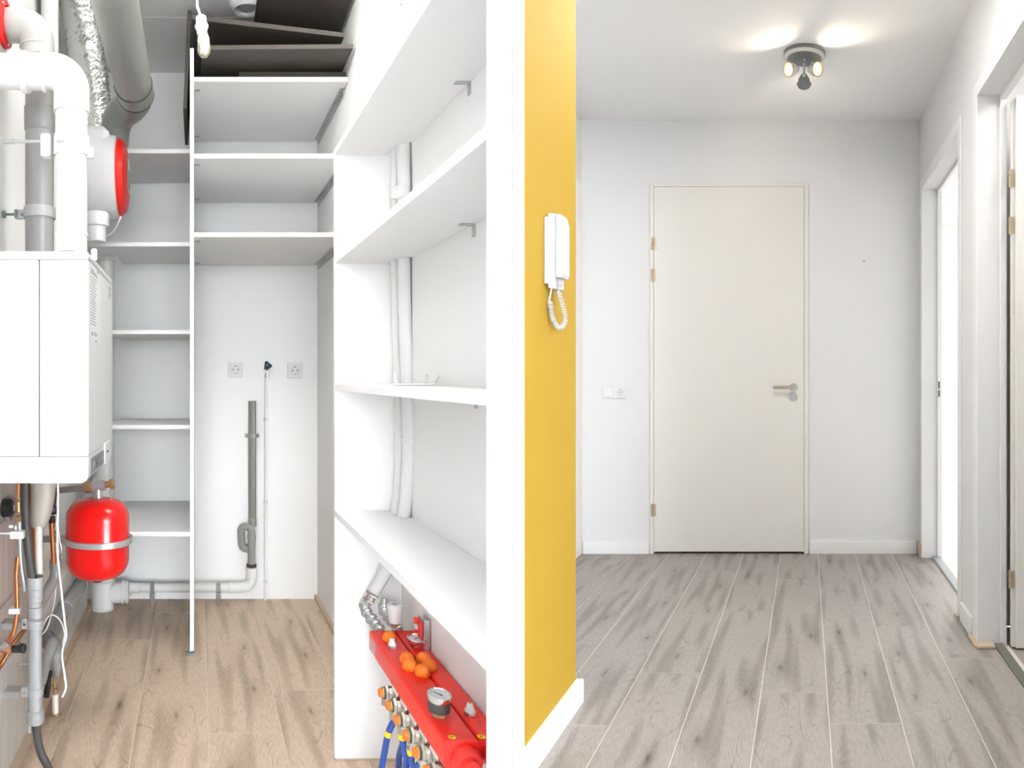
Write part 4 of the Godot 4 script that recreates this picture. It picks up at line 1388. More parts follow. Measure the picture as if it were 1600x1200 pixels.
	cyl(s, V(-0.4361, 0.4644, 1.9), Vector3.UP, 0.0202, 0.032, 0.002, 28)
	part(t, "socket", s, M.pvc_light)
	for y in [0.5041, 0.4782, 0.4471]:
		s = S()
		torus(s, V(-0.4361, y, 1.9), Vector3.UP, 0.0196, 0.0016, 28, 8)
		part(t, "joint_ring", s, M.pvc_light)
	s = S()
	lathe(s, [Vector2(0.017, 0.02), Vector2(0.0235, 0.016), Vector2(0.0235, -0.012), Vector2(0.021, -0.016), Vector2(0, -0.016)], along(V(-0.4361, 0.1811, 1.9), Vector3.UP), 32)
	bx(s, -0.4543, -0.4456, 0.1414, 0.1742, 1.89, 1.91, 0.001)
	part(t, "end_cup", s, M.pvc_light)
	for yy in [0.4333, 0.2502]:
		s = S()
		clamp_band(s, V(-0.4365, yy, 1.9), Vector3.UP, 0.0185, 0.022)
		bx(s, -0.4725, -0.451, yy - 0.014, yy + 0.014, 1.893, 1.899, 0.001)
		var band := part(t, "clamp", s, M.pvc_light)
		s = S()
		bx(s, -0.5213, -0.4751, yy - 0.008, yy + 0.008, 1.876, 1.879, 0.0005)
		bx(s, -0.5213, -0.4751, yy + 0.006, yy + 0.0085, 1.876, 1.915, 0.0005)
		bx(s, -0.5213, -0.5179, yy - 0.008, yy + 0.0085, 1.876, 1.915, 0.0005)
		part(band, "channel", s, M.zinc, "zinc mounting channel")
		s = S()
		cyl(s, V(-0.4639, yy, 1.892), Vector3.BACK, 0.0036, 0.004, 0.001, 12)
		part(band, "screw", s, M.chrome)
	s = S()
	sweep(s, [V(-0.4819, 0.3236, 1.9), V(-0.4543, 0.3236, 1.9)], 0.0019, 8)
	cyl(s, V(-0.4854, 0.3227, 1.9), Vector3.RIGHT, 0.0055, 0.006, 0.001, 12)
	part(t, "stud", s, M.zinc)
	# hose out of the collector
	t = thing("drain_hose", "black ribbed hose leaving the bottom of the collector across the floor", "hose", STORE, V(-0.4329, 0.0929, 1.92))
	s = S()
	sweep(s, spline([V(-0.4335, 0.1811, 1.9), V(-0.4327, 0.1465, 1.9), V(-0.4295, 0.1094, 1.905), V(-0.4202, 0.0703, 1.91), V(-0.4007, 0.0395, 1.9), V(-0.385, 0.014, 1.84), V(-0.35, 0.013, 1.79)], 8), 0.0112, 20)
	part(t, "hose", s, M.hose)
	# wall waste pipe
	t = thing("drain_pipe", "dark grey waste pipe running along the foot of the left wall", "pipe", STORE, V(-0.4727, 0.2773, 2.5))
	s = S()
	sweep(s, [V(-0.4909, 0.2191, 3.0), V(-0.4891, 0.2423, 2.55), V(-0.4786, 0.2593, 2.25)], 0.0275, 28)
	part(t, "pipe", s, M.pvc_mid)
	s = S()
	var dr: Vector3 = (V(-0.4786, 0.2593, 2.25)) - (V(-0.4909, 0.2191, 3.0))
	cyl(s, V(-0.4903, 0.2195, 2.98), dr, 0.034, 0.06, 0.004, 32)
	part(t, "socket", s, M.pvc)
	s = S()
	cyl(s, V(-0.4883, 0.2402, 2.62), dr, 0.03, 0.05, 0.003, 32)
	bx(s, -0.514, -0.4964, 0.2325, 0.2585, 2.6, 2.63, 0.003)
	part(t, "socket", s, M.pvc)
	s = S()
	sweep(s, fillet([V(-0.4786, 0.2593, 2.25), V(-0.462, 0.264, 2.2), V(-0.436, 0.2754, 2.17), V(-0.432, 0.2321, 2.16)], 0.03, 8), 0.0235, 28)
	sweep(s, [V(-0.432, 0.2674, 2.16), V(-0.432, 0.2124, 2.16), V(-0.4359, 0.1889, 2.16), V(-0.4379, 0.181, 2.16)], [0.0185, 0.0185, 0.0145, 0.0105], 24)
	part(t, "elbow", s, mat(Color(0.57, 0.57, 0.565), 0.4))
	s = S()
	sweep(s, spline([V(-0.4357, 0.2964, 2.13), V(-0.4391, 0.2848, 2.1), V(-0.4414, 0.2617, 2.04), V(-0.4365, 0.2483, 1.96)], 6), 0.0165, 24)
	torus(s, V(-0.4356, 0.2944, 2.12), Vector3(1, 1.6, 0), 0.0168, 0.0018, 24, 8)
	part(t, "branch", s, M.pvc)
	# stop valve on the floor
	t = thing("floor_valve", "cream sleeved pipe with brass ends standing on the floor by the left wall", "valve", STORE, V(-0.4591, 0, 2.28))
	s = S()
	sweep(s, [V(-0.4591, 0.0719, 2.28), V(-0.4581, 0.0097, 2.28)], 0.0105, 20)
	part(t, "sleeve", s, mat(Color(0.91, 0.89, 0.84), 0.5))
	s = S()
	cyl(s, V(-0.4601, 0.0844, 2.28), Vector3.UP, 0.0095, 0.014, 0.002, 8, true)
	cyl(s, V(-0.4612, 0.0989, 2.28), Vector3.UP, 0.008, 0.012, 0.002, 8, true)
	cyl(s, V(-0.4602, 0.1218, 2.27), Vector3.UP, 0.005, 0.03, 0.001, 12)
	cyl(s, V(-0.4581, 0.0056, 2.28), Vector3.UP, 0.0112, 0.008, 0.001, 16)
	cyl(s, V(-0.4581, 0.006, 2.28), Vector3.UP, 0.009, 0.012, 0.001, 16)
	bx(s, -0.4892, -0.4394, 0.004, 0.0075, 2.275, 2.285, 0.0005)
	part(t, "brass_fitting", s, M.brass)
	t = thing("rubber_sleeve", "short black foam sleeve behind the collector pipe's lower bracket", "pipe sleeve", STORE, V(-0.4448, 0.155, 2.1))
	s = S()
	sweep(s, spline([V(-0.4463, 0.1545, 2.08), V(-0.4467, 0.1684, 2.1), V(-0.4481, 0.1865, 2.12), V(-0.4494, 0.2012, 2.14)], 6), 0.0098, 16)
	part(t, "sleeve", s, M.black)
	# cables
	t = thing("white_cable", "thick white cable hanging from the boiler down past the red tank", "cable", STORE, V(-0.3932, 0.1682, 2.05))
	s = S()
	sweep(s, spline([V(-0.3955, 0.8145, 2.0), V(-0.3955, 0.7145, 2.0), V(-0.3964, 0.6055, 2.0), V(-0.3873, 0.5055, 2.0), V(-0.3801, 0.3985, 2.02), V(-0.3793, 0.3452, 2.04), V(-0.3951, 0.2891, 2.06), V(-0.3877, 0.2254, 2.06), V(-0.3839, 0.188, 2.06), V(-0.3951, 0.1618, 2.06)], 8), 0.0034, 10)
	part(t, "cable", s, M.enamel)
	t = thing("white_cable", "thin white cable looping around the grey wall pipe", "cable", STORE, V(-0.4156, 0.4067, 2.05))
	s = S()
	sweep(s, spline([V(-0.42, 0.4891, 2.1), V(-0.4217, 0.4344, 2.08), V(-0.427, 0.3996, 2.06), V(-0.4358, 0.3693, 2.04), V(-0.4484, 0.3544, 2.03)], 8), 0.0019, 8)
	sweep(s, spline([V(-0.4503, 0.3618, 2.03), V(-0.4395, 0.3916, 2.04), V(-0.4289, 0.4005, 2.06), V(-0.416, 0.3909, 2.08), V(-0.4047, 0.365, 2.1), V(-0.3952, 0.3325, 2.1), V(-0.4009, 0.2982, 2.1)], 8), 0.0022, 8)
	part(t, "cable", s, M.enamel)
	# copper bends and valve
	t = thing("copper_pipe", "bent copper pipes meeting at a black-handled valve at the left edge", "pipe", STORE, V(-0.487, 0.3864, 1.86))
	s = S()
	sweep(s, spline([V(-0.4845, 0.6129, 1.9), V(-0.4854, 0.5639, 1.89), V(-0.4811, 0.4813, 1.88), V(-0.4828, 0.4421, 1.87), V(-0.487, 0.4186, 1.86), V(-0.5022, 0.3949, 1.86)], 7), 0.0062, 16)
	part(t, "tube", s, M.copper)
	s = S()
	sweep(s, spline([V(-0.4651, 0.4995, 1.96), V(-0.4645, 0.4405, 1.95), V(-0.4678, 0.4158, 1.92), V(-0.4802, 0.3987, 1.9), V(-0.4939, 0.3822, 1.88), V(-0.5066, 0.3588, 1.87), V(-0.5174, 0.3408, 1.86), V(-0.5343, 0.3188, 1.86)], 7), 0.0058, 16)
	part(t, "tube", s, M.copper)
	s = S()
	cyl(s, V(-0.5039, 0.3881, 1.86), Vector3(1, 0.6, 0), 0.0125, 0.018, 0.003, 10)
	cyl(s, V(-0.5157, 0.3831, 1.86), Vector3.RIGHT, 0.009, 0.02, 0.002, 8, true)
	part(t, "valve_body", s, M.zinc)
	s = S()
	cyl(s, V(-0.4961, 0.3819, 1.85), Vector3.RIGHT, 0.0075, 0.016, 0.002, 6, true)
	cyl(s, V(-0.518, 0.3684, 1.85), Vector3(0.5, 1, 0), 0.0105, 0.018, 0.002, 6, true)
	part(t, "union_nut", s, mat(Color(0.85, 0.60, 0.45), 0.35, 0.7))
	s = S()
	cyl(s, V(-0.4743, 0.3835, 1.85), Vector3.RIGHT, 0.0095, 0.026, 0.002, 18)
	cyl(s, V(-0.4575, 0.3852, 1.85), Vector3(1, 0.1, 0.2), 0.0135, 0.011, 0.002, 6)
	cyl(s, V(-0.4659, 0.397, 1.85), Vector3.UP, 0.004, 0.008, 0.001, 10)
	part(t, "valve_handle", s, M.black, "black valve handle")
	s = S()
	bx(s, -0.5008, -0.4709, 0.4685, 0.4822, 1.868, 1.893, 0.001)
	part(t, "pipe_clip", s, M.enamel)

func ramp(keys: Array, n: int) -> Array:
	var o := []
	for i in n:
		var t := float(i) / (n - 1)
		var v: float = keys[-1][1]
		for k in keys.size() - 1:
			if t <= keys[k + 1][0]:
				v = lerpf(keys[k][1], keys[k + 1][1], (t - keys[k][0]) / (keys[k + 1][0] - keys[k][0]))
				break
		o.append(v)
	return o

# ---------------------------------------------------------------- underfloor heating manifold
func build_manifold():
	var t := thing("manifold", "red twin-bar underfloor heating manifold in the bottom of the shelf unit", "manifold", STORE, V(0.52, 0.35, 1.6))
	var s := S()
	front(s, rounded(0.465, 0.532, 0.36, 0.414, [0.006, 0.006, 0.006, 0.006]), 1.327, 1.9, true)
	part(t, "bar", s, M.red_box)
	s = S()
	front(s, rounded(0.535, 0.586, 0.36, 0.414, [0.006, 0.006, 0.006, 0.006]), 1.345, 1.9, true)
	part(t, "bar", s, M.red_box)
	for q in [[0.505, 1.327, 0.029], [0.567, 1.345, 0.024]]:
		s = S()
		lathe(s, [Vector2(q[2], 0.0), Vector2(q[2], 0.012), Vector2(q[2] - 0.004, 0.02), Vector2(q[2] * 0.55, 0.022), Vector2(q[2] * 0.5, 0.036), Vector2(0, 0.036)], along(V(q[0], 0.378, q[1]), Vector3.BACK), 36)
		part(t, "end_cap", s, M.red_box)
	# wall bracket
	s = S()
	bx(s, 0.556, 0.5665, 0.41, 0.4831, 1.80, 1.806, 0.001)
	bx(s, 0.5635, 0.5665, 0.41, 0.4831, 1.765, 1.806, 0.001)
	var wb := part(t, "wall_bracket", s, M.red_box)
	s = S()
	for q in [[0.567, 0.5695, 1.765, 1.805], [0.567, 0.5865, 1.765, 1.7675], [0.584, 0.5865, 1.765, 1.805]]:
		bx(s, q[0], q[1], 0.413, 0.4883, q[2], q[3], 0.0006)
	part(wb, "channel", s, M.zinc, "zinc wall channel")
	s = S()
	cyl(s, V(0.559, 0.4609, 1.798), Vector3.BACK, 0.0085, 0.008, 0.002, 6, true)
	part(wb, "bolt", s, M.zinc)
	# gauges
	for q in [[V(0.555, 0.4139, 1.78), 0.0, 0.55], [V(0.4873, 0.4168, 1.418), 0.022, 2.3]]:
		var p: Vector3 = q[0]
		p.y = 0.414
		var lift: float = q[1]
		s = S()
		if lift > 0.0:
			cyl(s, p + Vector3(0, 0.006, 0), Vector3.UP, 0.0135, 0.012, 0.002, 6, true)
		else:
			cyl(s, p + Vector3(0, 0.003, 0), Vector3.UP, 0.013, 0.006, 0.001, 20)
		var g := part(t, "pressure_gauge", s, M.brass, "round chrome gauge")
		if lift > 0.0:
			s = S()
			cyl(s, p + Vector3(0, 0.022, 0), Vector3.UP, 0.0215, 0.021, 0.002, 32)
			part(g, "neck", s, mat(Color(0.27, 0.26, 0.26), 0.5))
		s = S()
		var axf := along(p + Vector3(0, 0.011 + lift, 0), Vector3(0, 1, 0.12))
		lathe(s, [Vector2(0, -0.008), Vector2(0.015, -0.008), Vector2(0.0215, 0.002), Vector2(0.0235, 0.008), Vector2(0.0235, 0.014), Vector2(0.0215, 0.0155), Vector2(0.02, 0.013)], axf, 36)
		part(g, "case", s, M.chrome)
		s = S()
		lathe(s, [Vector2(0.0205, 0.0125), Vector2(0, 0.0125)], axf, 36)
		part(g, "dial", s, mat(Color(0.90, 0.91, 0.92), 0.4))
		s = S()
		var nd := axf * Transform3D(Basis(Vector3.UP, q[2]), Vector3(0, 0.0135, 0))
		obx(s, nd * Transform3D(Basis(), Vector3(0.004, 0, 0)), Vector3(0.018, 0.0006, 0.0016), 0.0002)
		obx(s, nd * Transform3D(Basis(), Vector3(-0.004, 0, 0)), Vector3(0.006, 0.0006, 0.003), 0.0002)
		for k in 9:
			obx(s, axf * Transform3D(Basis(Vector3.UP, 0.6 + k * 0.55), Vector3(0, 0.0128, 0)) * Transform3D(Basis(), Vector3(0.0175, 0, 0)), Vector3(0.003, 0.0004, 0.0007), 0.0001)
		part(g, "needle", s, M.black)
	# bleed plugs
	for q in [[1.775, 0.492], [1.424, 0.552]]:
		s = S()
		cyl(s, V(q[1], 0.418, q[0]), Vector3.UP, 0.0125, 0.009, 0.002, 6, true)
		var bp := part(t, "bleed_valve", s, M.chrome)
		s = S()
		lathe(s, [Vector2(0.0105, 0.0), Vector2(0.010, 0.004), Vector2(0.007, 0.009), Vector2(0.0055, 0.016), Vector2(0.004, 0.017), Vector2(0, 0.0165)], along(V(q[1], 0.4225, q[0]), Vector3.UP), 24)
		part(bp, "plug", s, M.plastic, "white plug")
		s = S()
		bx(s, q[1] - 0.002, q[1] + 0.002, 0.4385, 0.44, q[0] - 0.0012, q[0] + 0.0012, 0.0)
		part(bp, "slot", s, M.dark)
	# outlets with orange caps along the left side
	for k in 6:
		var z := 1.70 - k * 0.0675
		s = S()
		cyl(s, V(0.4871, 0.343, z), Vector3.UP, 0.012, 0.022, 0.001, 20)
		cyl(s, V(0.4690, 0.336, z), Vector3.RIGHT, 0.0155, 0.022, 0.003, 24)
		cyl(s, V(0.4570, 0.336, z), Vector3.RIGHT, 0.0175, 0.008, 0.002, 6, true)
		cyl(s, V(0.4571, 0.315, z), Vector3.UP, 0.012, 0.02, 0.002, 6, true)
		bx(s, 0.468, 0.486, 0.33, 0.352, z - 0.04, z - 0.012, 0.003)
		var ou := part(t, "outlet", s, mat(Color(0.74, 0.73, 0.69), 0.28, 0.9))
		s = S()
		cyl(s, V(0.4480, 0.336, z), Vector3.RIGHT, 0.0135, 0.004, 0.001, 24)
		part(ou, "brass_ring", s, M.brass)
		s = S()
		cyl(s, V(0.4435, 0.336, z), Vector3.RIGHT, 0.0105, 0.011, 0.002, 10)
		part(ou, "orange_cap", s, mat(Color(0.95, 0.47, 0.10), 0.45), "small orange cap")
		s = S()
		bx(s, 0.4632, 0.4655, 0.358, 0.3655, z - 0.004, z + 0.04, 0.0004)
		part(t, "label_card", s, M.plastic, "white label card")
	s = S()
	bx(s, 0.4638, 0.4652, 0.366, 0.402, 1.835, 1.885, 0.0003)
	part(t, "sticker", s, mat(Color(0.80, 0.62, 0.60), 0.4))
	# round yellow number stickers
	for q in [[V(0.4847, 0.414, 1.338), 1.338], [V(0.5409, 0.4142, 1.34), 1.34]]:
		var p: Vector3 = q[0]
		p.y = 0.4143
		s = S()
		cyl(s, p, Vector3.UP, 0.0075, 0.0008, 0.0002, 24)
		var st := part(t, "sticker", s, M.yellow_band, "round yellow number sticker")
		var tm := TextMesh.new()
		tm.text = "21"
		tm.font_size = 16
		tm.pixel_size = 0.0004
		tm.depth = 0.0003
		var o := MeshInstance3D.new()
		o.name = "number"
		o.mesh = tm
		o.material_override = M.black
		st.add_child(o)
		o.transform = Transform3D(Basis(Vector3.RIGHT, -PI / 2), p + Vector3(0, 0.0006, 0))
	# connections at the far end
	s = S()
	var p1 := spline([V(0.4988, 0.4003, 1.905), V(0.4878, 0.4175, 1.93), V(0.4763, 0.4353, 1.955), V(0.4674, 0.4517, 1.97), V(0.4751, 0.469, 1.972)], 4)
	sweep(s, p1, 0.0125, 18)
	for q in [[V(0.4944, 0.4106, 1.915), 0.0185], [V(0.4878, 0.421, 1.93), 0.0165], [V(0.4809, 0.4299, 1.945), 0.0175], [V(0.4727, 0.4418, 1.962), 0.017]]:
		cyl(s, q[0], V(0.4692, 0.4517, 1.97) - V(0.4944, 0.4106, 1.915), q[1], 0.011, 0.003, 24)
	cyl(s, V(0.4683, 0.4571, 1.97), Vector3(0.4, 1, 0), 0.015, 0.02, 0.004, 20)
	part(t, "ball_valve", s, M.zinc)
	s = S()
	var p2 := spline([V(0.5473, 0.4038, 1.905), V(0.5404, 0.4192, 1.93), V(0.5296, 0.4335, 1.955), V(0.5206, 0.447, 1.968), V(0.5199, 0.4618, 1.972)], 4)
	sweep(s, p2, 0.0125, 18)
	for q in [[V(0.5441, 0.4117, 1.912), 0.0185], [V(0.5361, 0.4245, 1.94), 0.016], [V(0.5296, 0.4335, 1.955), 0.017], [V(0.5221, 0.4437, 1.967), 0.0165]]:
		cyl(s, q[0], V(0.5206, 0.447, 1.968) - V(0.5441, 0.4117, 1.912), q[1], 0.01, 0.003, 24)
	sweep(s, [V(0.5194, 0.4517, 1.97), V(0.5243, 0.477, 1.975)], 0.008, 14)
	part(t, "ball_valve", s, M.zinc)
	s = S()
	lathe(s, [Vector2(0, -0.027), Vector2(0.0145, -0.027), Vector2(0.0155, -0.022), Vector2(0.0205, 0.018), Vector2(0.0205, 0.022), Vector2(0.018, 0.024), Vector2(0.008, 0.024), Vector2(0.007, 0.020), Vector2(0, 0.020)], along(V(0.5329, 0.4626, 1.9), Vector3(0.0, 1, 0)), 16)
	var kn := part(t, "thermostat_knob", s, M.plastic, "white tapered knob")
	s = S()
	cyl(s, V(0.5329, 0.4825, 1.9), Vector3.UP, 0.007, 0.003, 0.0005, 14)
	part(kn, "recess", s, M.dark)
	s = S()
	cyl(s, V(0.5337, 0.4315, 1.9), Vector3.UP, 0.009, 0.014, 0.001, 16)
	part(t, "knob_stem", s, M.brass)
	# corrugated hose that feeds it
	t = thing("corrugated_hose", "corrugated white hose with chrome union above the manifold's far end", "hose", STORE, V(0.505, 0.5144, 1.97))
	var hp := spline([V(0.5315, 0.5649, 1.962), V(0.5216, 0.5462, 1.965), V(0.5081, 0.5203, 1.968), V(0.4943, 0.4947, 1.97)], 18)
	var rr := []
	for k in hp.size():
		rr.append(0.0178 if k % 2 == 0 else 0.0163)
	s = S()
	sweep(s, hp, rr, 24)
	part(t, "hose", s, M.plastic)
	s = S()
	var ud := V(0.5012, 0.5075, 1.969) - V(0.4769, 0.4672, 1.972)
	cyl(s, V(0.4907, 0.4893, 1.97), ud, 0.02, 0.008, 0.002, 6, true)
	cyl(s, V(0.4862, 0.4821, 1.97), ud, 0.0145, 0.018, 0.001, 24)
	cyl(s, V(0.4811, 0.4729, 1.971), ud, 0.018, 0.009, 0.002, 6, true)
	cyl(s, V(0.4742, 0.4627, 1.972), ud, 0.0085, 0.02, 0.001, 18)
	part(t, "union", s, M.chrome)
	# loose orange caps
	var cap := thing("orange_cap", "orange plastic cap lying alone at the manifold's far end", "cap", STORE, V(0.498, 0.4142, 1.825), "orange caps lying on the red manifold")
	s = S()
	var cb := V(0.498, 0.4142, 1.825)
	lathe(s, [Vector2(0, 0.0), Vector2(0.0150, 0.0), Vector2(0.0165, 0.003), Vector2(0.0172, 0.008), Vector2(0.0165, 0.0135), Vector2(0.0143, 0.0185), Vector2(0.0108, 0.0222), Vector2(0.006, 0.0244), Vector2(0, 0.025)], along(cb, Vector3.UP), 32)
	part(cap, "shell", s, M.orange)
	s = S()
	for k in 16:
		var a := TAU * k / 16.0
		bx(s, cb.x + cos(a) * 0.0170 - 0.0006, cb.x + cos(a) * 0.0170 + 0.0006, 0.4148, 0.424, -(cb.z + sin(a) * 0.0170) - 0.0006, -(cb.z + sin(a) * 0.0170) + 0.0006, 0.0003)
	part(cap, "grip_ribs", s, M.orange)
	for q in [[0.503, 1.686, "orange plastic cap at the back left of the cluster of five"], [0.541, 1.684, "orange plastic cap at the back right of the cluster of five"], [0.498, 1.648, "orange plastic cap on the left of the cluster, behind the front one"], [0.541, 1.645, "orange plastic cap on the right of the cluster, behind the front one"], [0.5165, 1.615, "orange plastic cap at the front of the cluster of five"]]:
		dup(cap, STORE, V(q[0] - 0.498, 0, q[1] - 1.825), q[2])
	# blue heating tubes
	var tubes := [
		[[V(0.462, 0.312, 1.6325), V(0.4431, 0.2746, 1.63), V(0.4353, 0.2174, 1.64), V(0.4286, 0.1538, 1.66), V(0.40, 0.0, 1.72)], 0.26, "blue heating tube with yellow band, leftmost, hanging from the second outlet"],
		[[V(0.462, 0.312, 1.565), V(0.4553, 0.3004, 1.565), V(0.461, 0.2649, 1.565), V(0.4653, 0.2194, 1.57), V(0.445, 0.0, 1.6)], 0.28, "blue heating tube with yellow band hanging from the third outlet"],
		[[V(0.462, 0.312, 1.4975), V(0.4532, 0.3148, 1.497), V(0.4568, 0.2791, 1.5), V(0.4609, 0.245, 1.5), V(0.45, 0.0, 1.53)], 0.36, "blue heating tube with low yellow band hanging from the fourth outlet"],
		[[V(0.462, 0.312, 1.43), V(0.4498, 0.3109, 1.43), V(0.4569, 0.2792, 1.44), V(0.455, 0.0, 1.46)], 0.5, "blue heating tube partly cut off by the picture's bottom, from the fifth outlet"],
		[[V(0.488, 0.35, 1.60), V(0.4801, 0.2472, 1.64), V(0.4826, 0.1959, 1.68), V(0.4847, 0.1274, 1.72), V(0.44, 0.0, 1.80)], 0.7, "darker blue heating tube slanting behind the second and third tubes"]]
	for q in tubes:
		var pts := spline(q[0], 8)
		t = thing("heating_tube", q[2], "tube", STORE, q[0][-1], "blue heating tubes under the manifold")
		s = S()
		sweep(s, pts, 0.0072, 16)
		part(t, "tube", s, M.blue)
		var i := int(q[1] * (pts.size() - 1))
		s = S()
		cyl(s, (pts[i] + pts[i + 1]) / 2.0, pts[i + 1] - pts[i], 0.0080, 0.013, 0.0005, 18)
		part(t, "band", s, M.yellow_band, "yellow band")

# ---------------------------------------------------------------- things in the hall
func build_hall_things():
	# intercom
	var t := thing("intercom", "white wall intercom handset on the yellow wall with a coiled cord", "intercom", HALL, V(-0.776, 1.36, 2.13))
	var s := S()
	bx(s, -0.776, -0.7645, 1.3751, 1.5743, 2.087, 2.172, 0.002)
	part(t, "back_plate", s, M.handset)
	s = S()
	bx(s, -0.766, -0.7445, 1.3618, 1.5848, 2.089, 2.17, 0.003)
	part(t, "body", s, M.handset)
	s = S()
	var yh0 := 1.3945
	var yh1 := 1.5836
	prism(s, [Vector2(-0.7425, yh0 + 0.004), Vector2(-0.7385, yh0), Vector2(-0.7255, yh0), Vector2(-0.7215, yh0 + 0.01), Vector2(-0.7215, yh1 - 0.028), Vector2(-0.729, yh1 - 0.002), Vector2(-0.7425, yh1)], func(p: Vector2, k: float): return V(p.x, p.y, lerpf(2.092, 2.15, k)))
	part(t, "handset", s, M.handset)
	s = S()
	bx(s, -0.7445, -0.7435, 1.3711, 1.3787, 2.12, 2.145, 0.0003)
	part(t, "button", s, M.pvc_light)
	s = S()
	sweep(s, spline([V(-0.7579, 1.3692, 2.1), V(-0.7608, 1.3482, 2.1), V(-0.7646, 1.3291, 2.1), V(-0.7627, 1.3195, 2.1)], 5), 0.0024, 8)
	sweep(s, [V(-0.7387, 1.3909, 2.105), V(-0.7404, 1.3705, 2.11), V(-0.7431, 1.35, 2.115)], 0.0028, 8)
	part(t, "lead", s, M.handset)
	s = S()
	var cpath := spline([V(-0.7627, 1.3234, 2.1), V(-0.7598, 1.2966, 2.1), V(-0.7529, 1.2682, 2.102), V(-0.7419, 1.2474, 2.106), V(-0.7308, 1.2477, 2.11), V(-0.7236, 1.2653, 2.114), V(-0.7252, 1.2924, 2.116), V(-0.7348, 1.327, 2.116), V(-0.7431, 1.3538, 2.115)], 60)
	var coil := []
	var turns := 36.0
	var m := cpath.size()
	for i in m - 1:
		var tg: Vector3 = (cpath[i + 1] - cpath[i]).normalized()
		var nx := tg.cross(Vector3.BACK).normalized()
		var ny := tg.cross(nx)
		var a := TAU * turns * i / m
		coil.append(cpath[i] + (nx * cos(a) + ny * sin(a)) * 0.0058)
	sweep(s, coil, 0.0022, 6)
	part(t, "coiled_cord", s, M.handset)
	# switch and socket
	t = thing("switch_plate", "white double plate with blank switch and power socket left of the door", "switch plate", HALL, V(-1.1853, 1.0027, 4.368))
	s = S()
	bx(s, -1.2588, -1.1158, 0.965, 1.0385, 4.359, 4.368, 0.003)
	part(t, "frame", s, M.plastic)
	s = S()
	bx(s, -1.2466, -1.1911, 0.9732, 1.0306, 4.354, 4.36, 0.0025)
	part(t, "switch", s, M.plastic)
	s = S()
	bx(s, -1.1772, -1.1217, 0.9732, 1.0306, 4.3555, 4.36, 0.0015)
	var so := part(t, "socket", s, M.plastic)
	s = S()
	var sc := V(-1.1482, 1.003, 4.3553)
	lathe(s, [Vector2(0, -0.001), Vector2(0.018, -0.001), Vector2(0.019, 0.0015), Vector2(0.021, 0.0015), Vector2(0.0215, 0.0)], along(sc, Vector3.BACK), 28)
	part(so, "well", s, mat(Color(0.83, 0.83, 0.83), 0.4))
	s = S()
	for q in [[-0.0085, 0.0, 0.0032], [0.0085, 0.0, 0.0032], [0.0, 0.015, 0.003], [0.0, -0.015, 0.003]]:
		cyl(s, sc + Vector3(q[0], q[1], 0.0), Vector3.BACK, q[2], 0.004, 0.0002, 12)
	part(so, "contact_hole", s, M.dark)
	# wall plug left in the wall
	t = thing("wall_plug", "tiny grey wall plug left in the wall right of the door", "wall plug", HALL, V(0.3614, 1.8148, 4.368))
	s = S()
	cyl(s, V(0.3613, 1.8146, 4.367), Vector3.BACK, 0.006, 0.006, 0.002, 14)
	part(t, "plug", s, M.pvc)
	# ceiling spot lamp
	t = thing("ceiling_spotlight", "industrial grey ceiling lamp with three small spot heads", "lamp", HALL, V(-0.006, 2.69, 3.46))
	var lc := V(-0.006, 2.69, 3.46)
	var iron := mat(Color(0.50, 0.51, 0.51), 0.45, 0.5)
	var pale := mat(Color(0.86, 0.85, 0.83), 0.4)
	s = S()
	lathe(s, [Vector2(0.09, -0.018), Vector2(0.1, -0.018), Vector2(0.103, -0.014), Vector2(0.103, 0.0)], along(lc, Vector3.UP), 48)
	part(t, "base", s, iron)
	s = S()
	lathe(s, [Vector2(0.084, -0.03), Vector2(0.09, -0.032), Vector2(0.095, -0.024), Vector2(0.098, -0.024), Vector2(0.1, -0.017), Vector2(0.09, -0.015)], along(lc, Vector3.UP), 48)
	part(t, "rim", s, pale, "pale double rim")
	s = S()
	lathe(s, [Vector2(0, -0.035), Vector2(0.078, -0.033), Vector2(0.088, -0.026), Vector2(0.09, -0.016)], along(lc, Vector3.UP), 48)
	part(t, "canopy", s, iron)
	s = S()
	ball(s, lc + Vector3(0, -0.038, 0.01), Vector3(0.007, 0.005, 0.007))
	part(t, "finial", s, M.zinc)
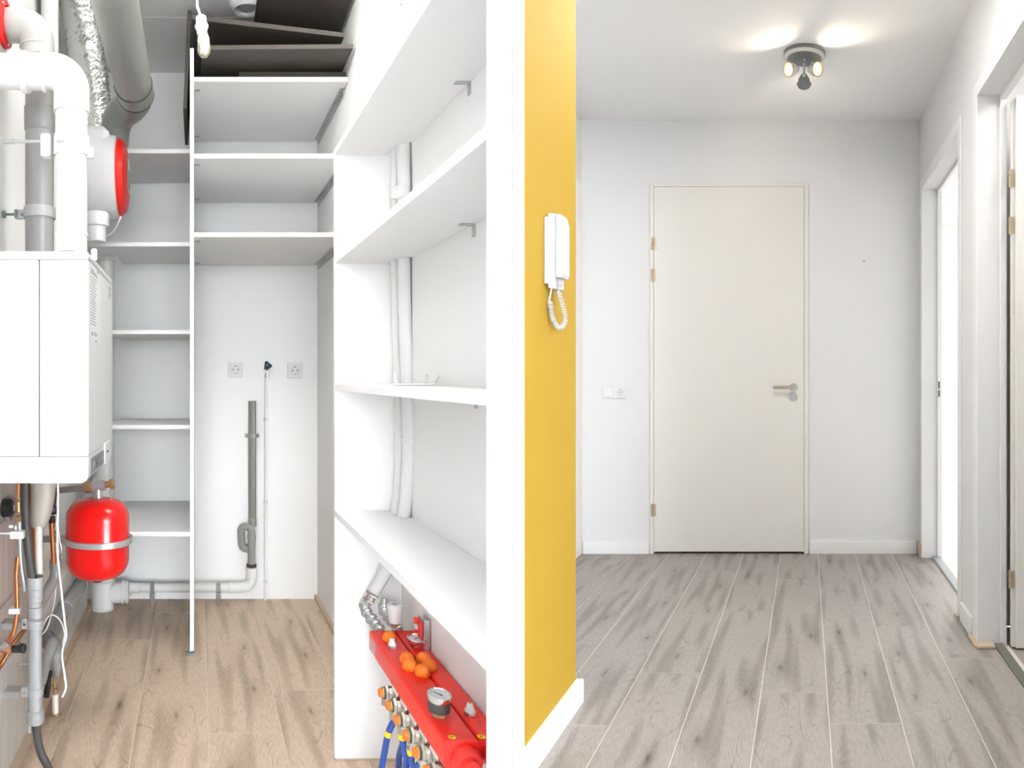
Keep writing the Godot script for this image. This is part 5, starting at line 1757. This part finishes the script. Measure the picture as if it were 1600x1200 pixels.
	var heads := [
		[V(-0.046, 2.6042, 3.45), V(-0.093, 2.5836, 3.405), V(-0.055, 2.655, 3.46), Vector3(-0.134, 0.106, 0.16), true],
		[V(0.022, 2.6042, 3.45), V(0.066, 2.5836, 3.40), V(0.03, 2.655, 3.46), Vector3(0.15, 0.106, 0.15), true],
		[V(-0.009, 2.5923, 3.50), V(-0.009, 2.5693, 3.56), V(-0.008, 2.655, 3.49), Vector3(-0.06, -0.10, -0.8), false]]
	for h in heads:
		var d: Vector3 = (h[1] - h[0]).normalized()
		s = S()
		sweep(s, fillet([h[2], (h[2] + h[0]) / 2.0 + Vector3(0, 0.004, 0), h[0]], 0.01, 4), 0.0065, 12)
		ball(s, h[0] - d * 0.006, Vector3.ONE * 0.011)
		part(t, "arm", s, M.zinc)
		s = S()
		var hx := along(h[0], d)
		lathe(s, [Vector2(0, -0.006), Vector2(0.016, -0.004), Vector2(0.02, 0.008), Vector2(0.028, 0.024), Vector2(0.0325, 0.05), Vector2(0.0335, 0.058), Vector2(0.030, 0.056), Vector2(0.028, 0.046)], hx, 32)
		var hd := part(t, "spot_head", s, iron if not h[4] else pale)
		s = S()
		torus(s, h[0] + d * 0.056, d, 0.0325, 0.0024, 32, 8)
		for k in 4:
			var a := TAU * k / 4.0
			var e: Vector3 = hx.basis * Vector3(cos(a) * 0.034, 0.05, sin(a) * 0.034)
			ball(s, h[0] + e, Vector3.ONE * 0.004, Vector3.UP, 6, 8)
		part(hd, "guard_ring", s, M.brass if h[4] else iron)
		s = S()
		lathe(s, [Vector2(0.029, 0.048), Vector2(0.02, 0.053), Vector2(0, 0.055)], hx, 28)
		var bm := mat(Color(1, 0.93, 0.8), 0.4)
		bm.emission_enabled = true
		bm.emission = Color(1.0, 0.86, 0.62)
		bm.emission_energy_multiplier = 1.3
		part(hd, "bulb", s, bm, "glowing warm bulb")
		var l := SpotLight3D.new()
		l.name = "spot_bulb"
		l.light_energy = 0.055
		l.light_color = Color(1.0, 0.93, 0.83)
		l.light_size = 0.02
		l.spot_angle = 55.0
		l.spot_angle_attenuation = 0.9
		l.spot_range = 8.0
		l.spot_attenuation = 2.0
		l.shadow_enabled = true
		add_child(l)
		var at: Vector3 = HALL * (h[0] + d * 0.066)
		l.look_at_from_position(at, at + HALL.basis * h[3], Vector3.UP)
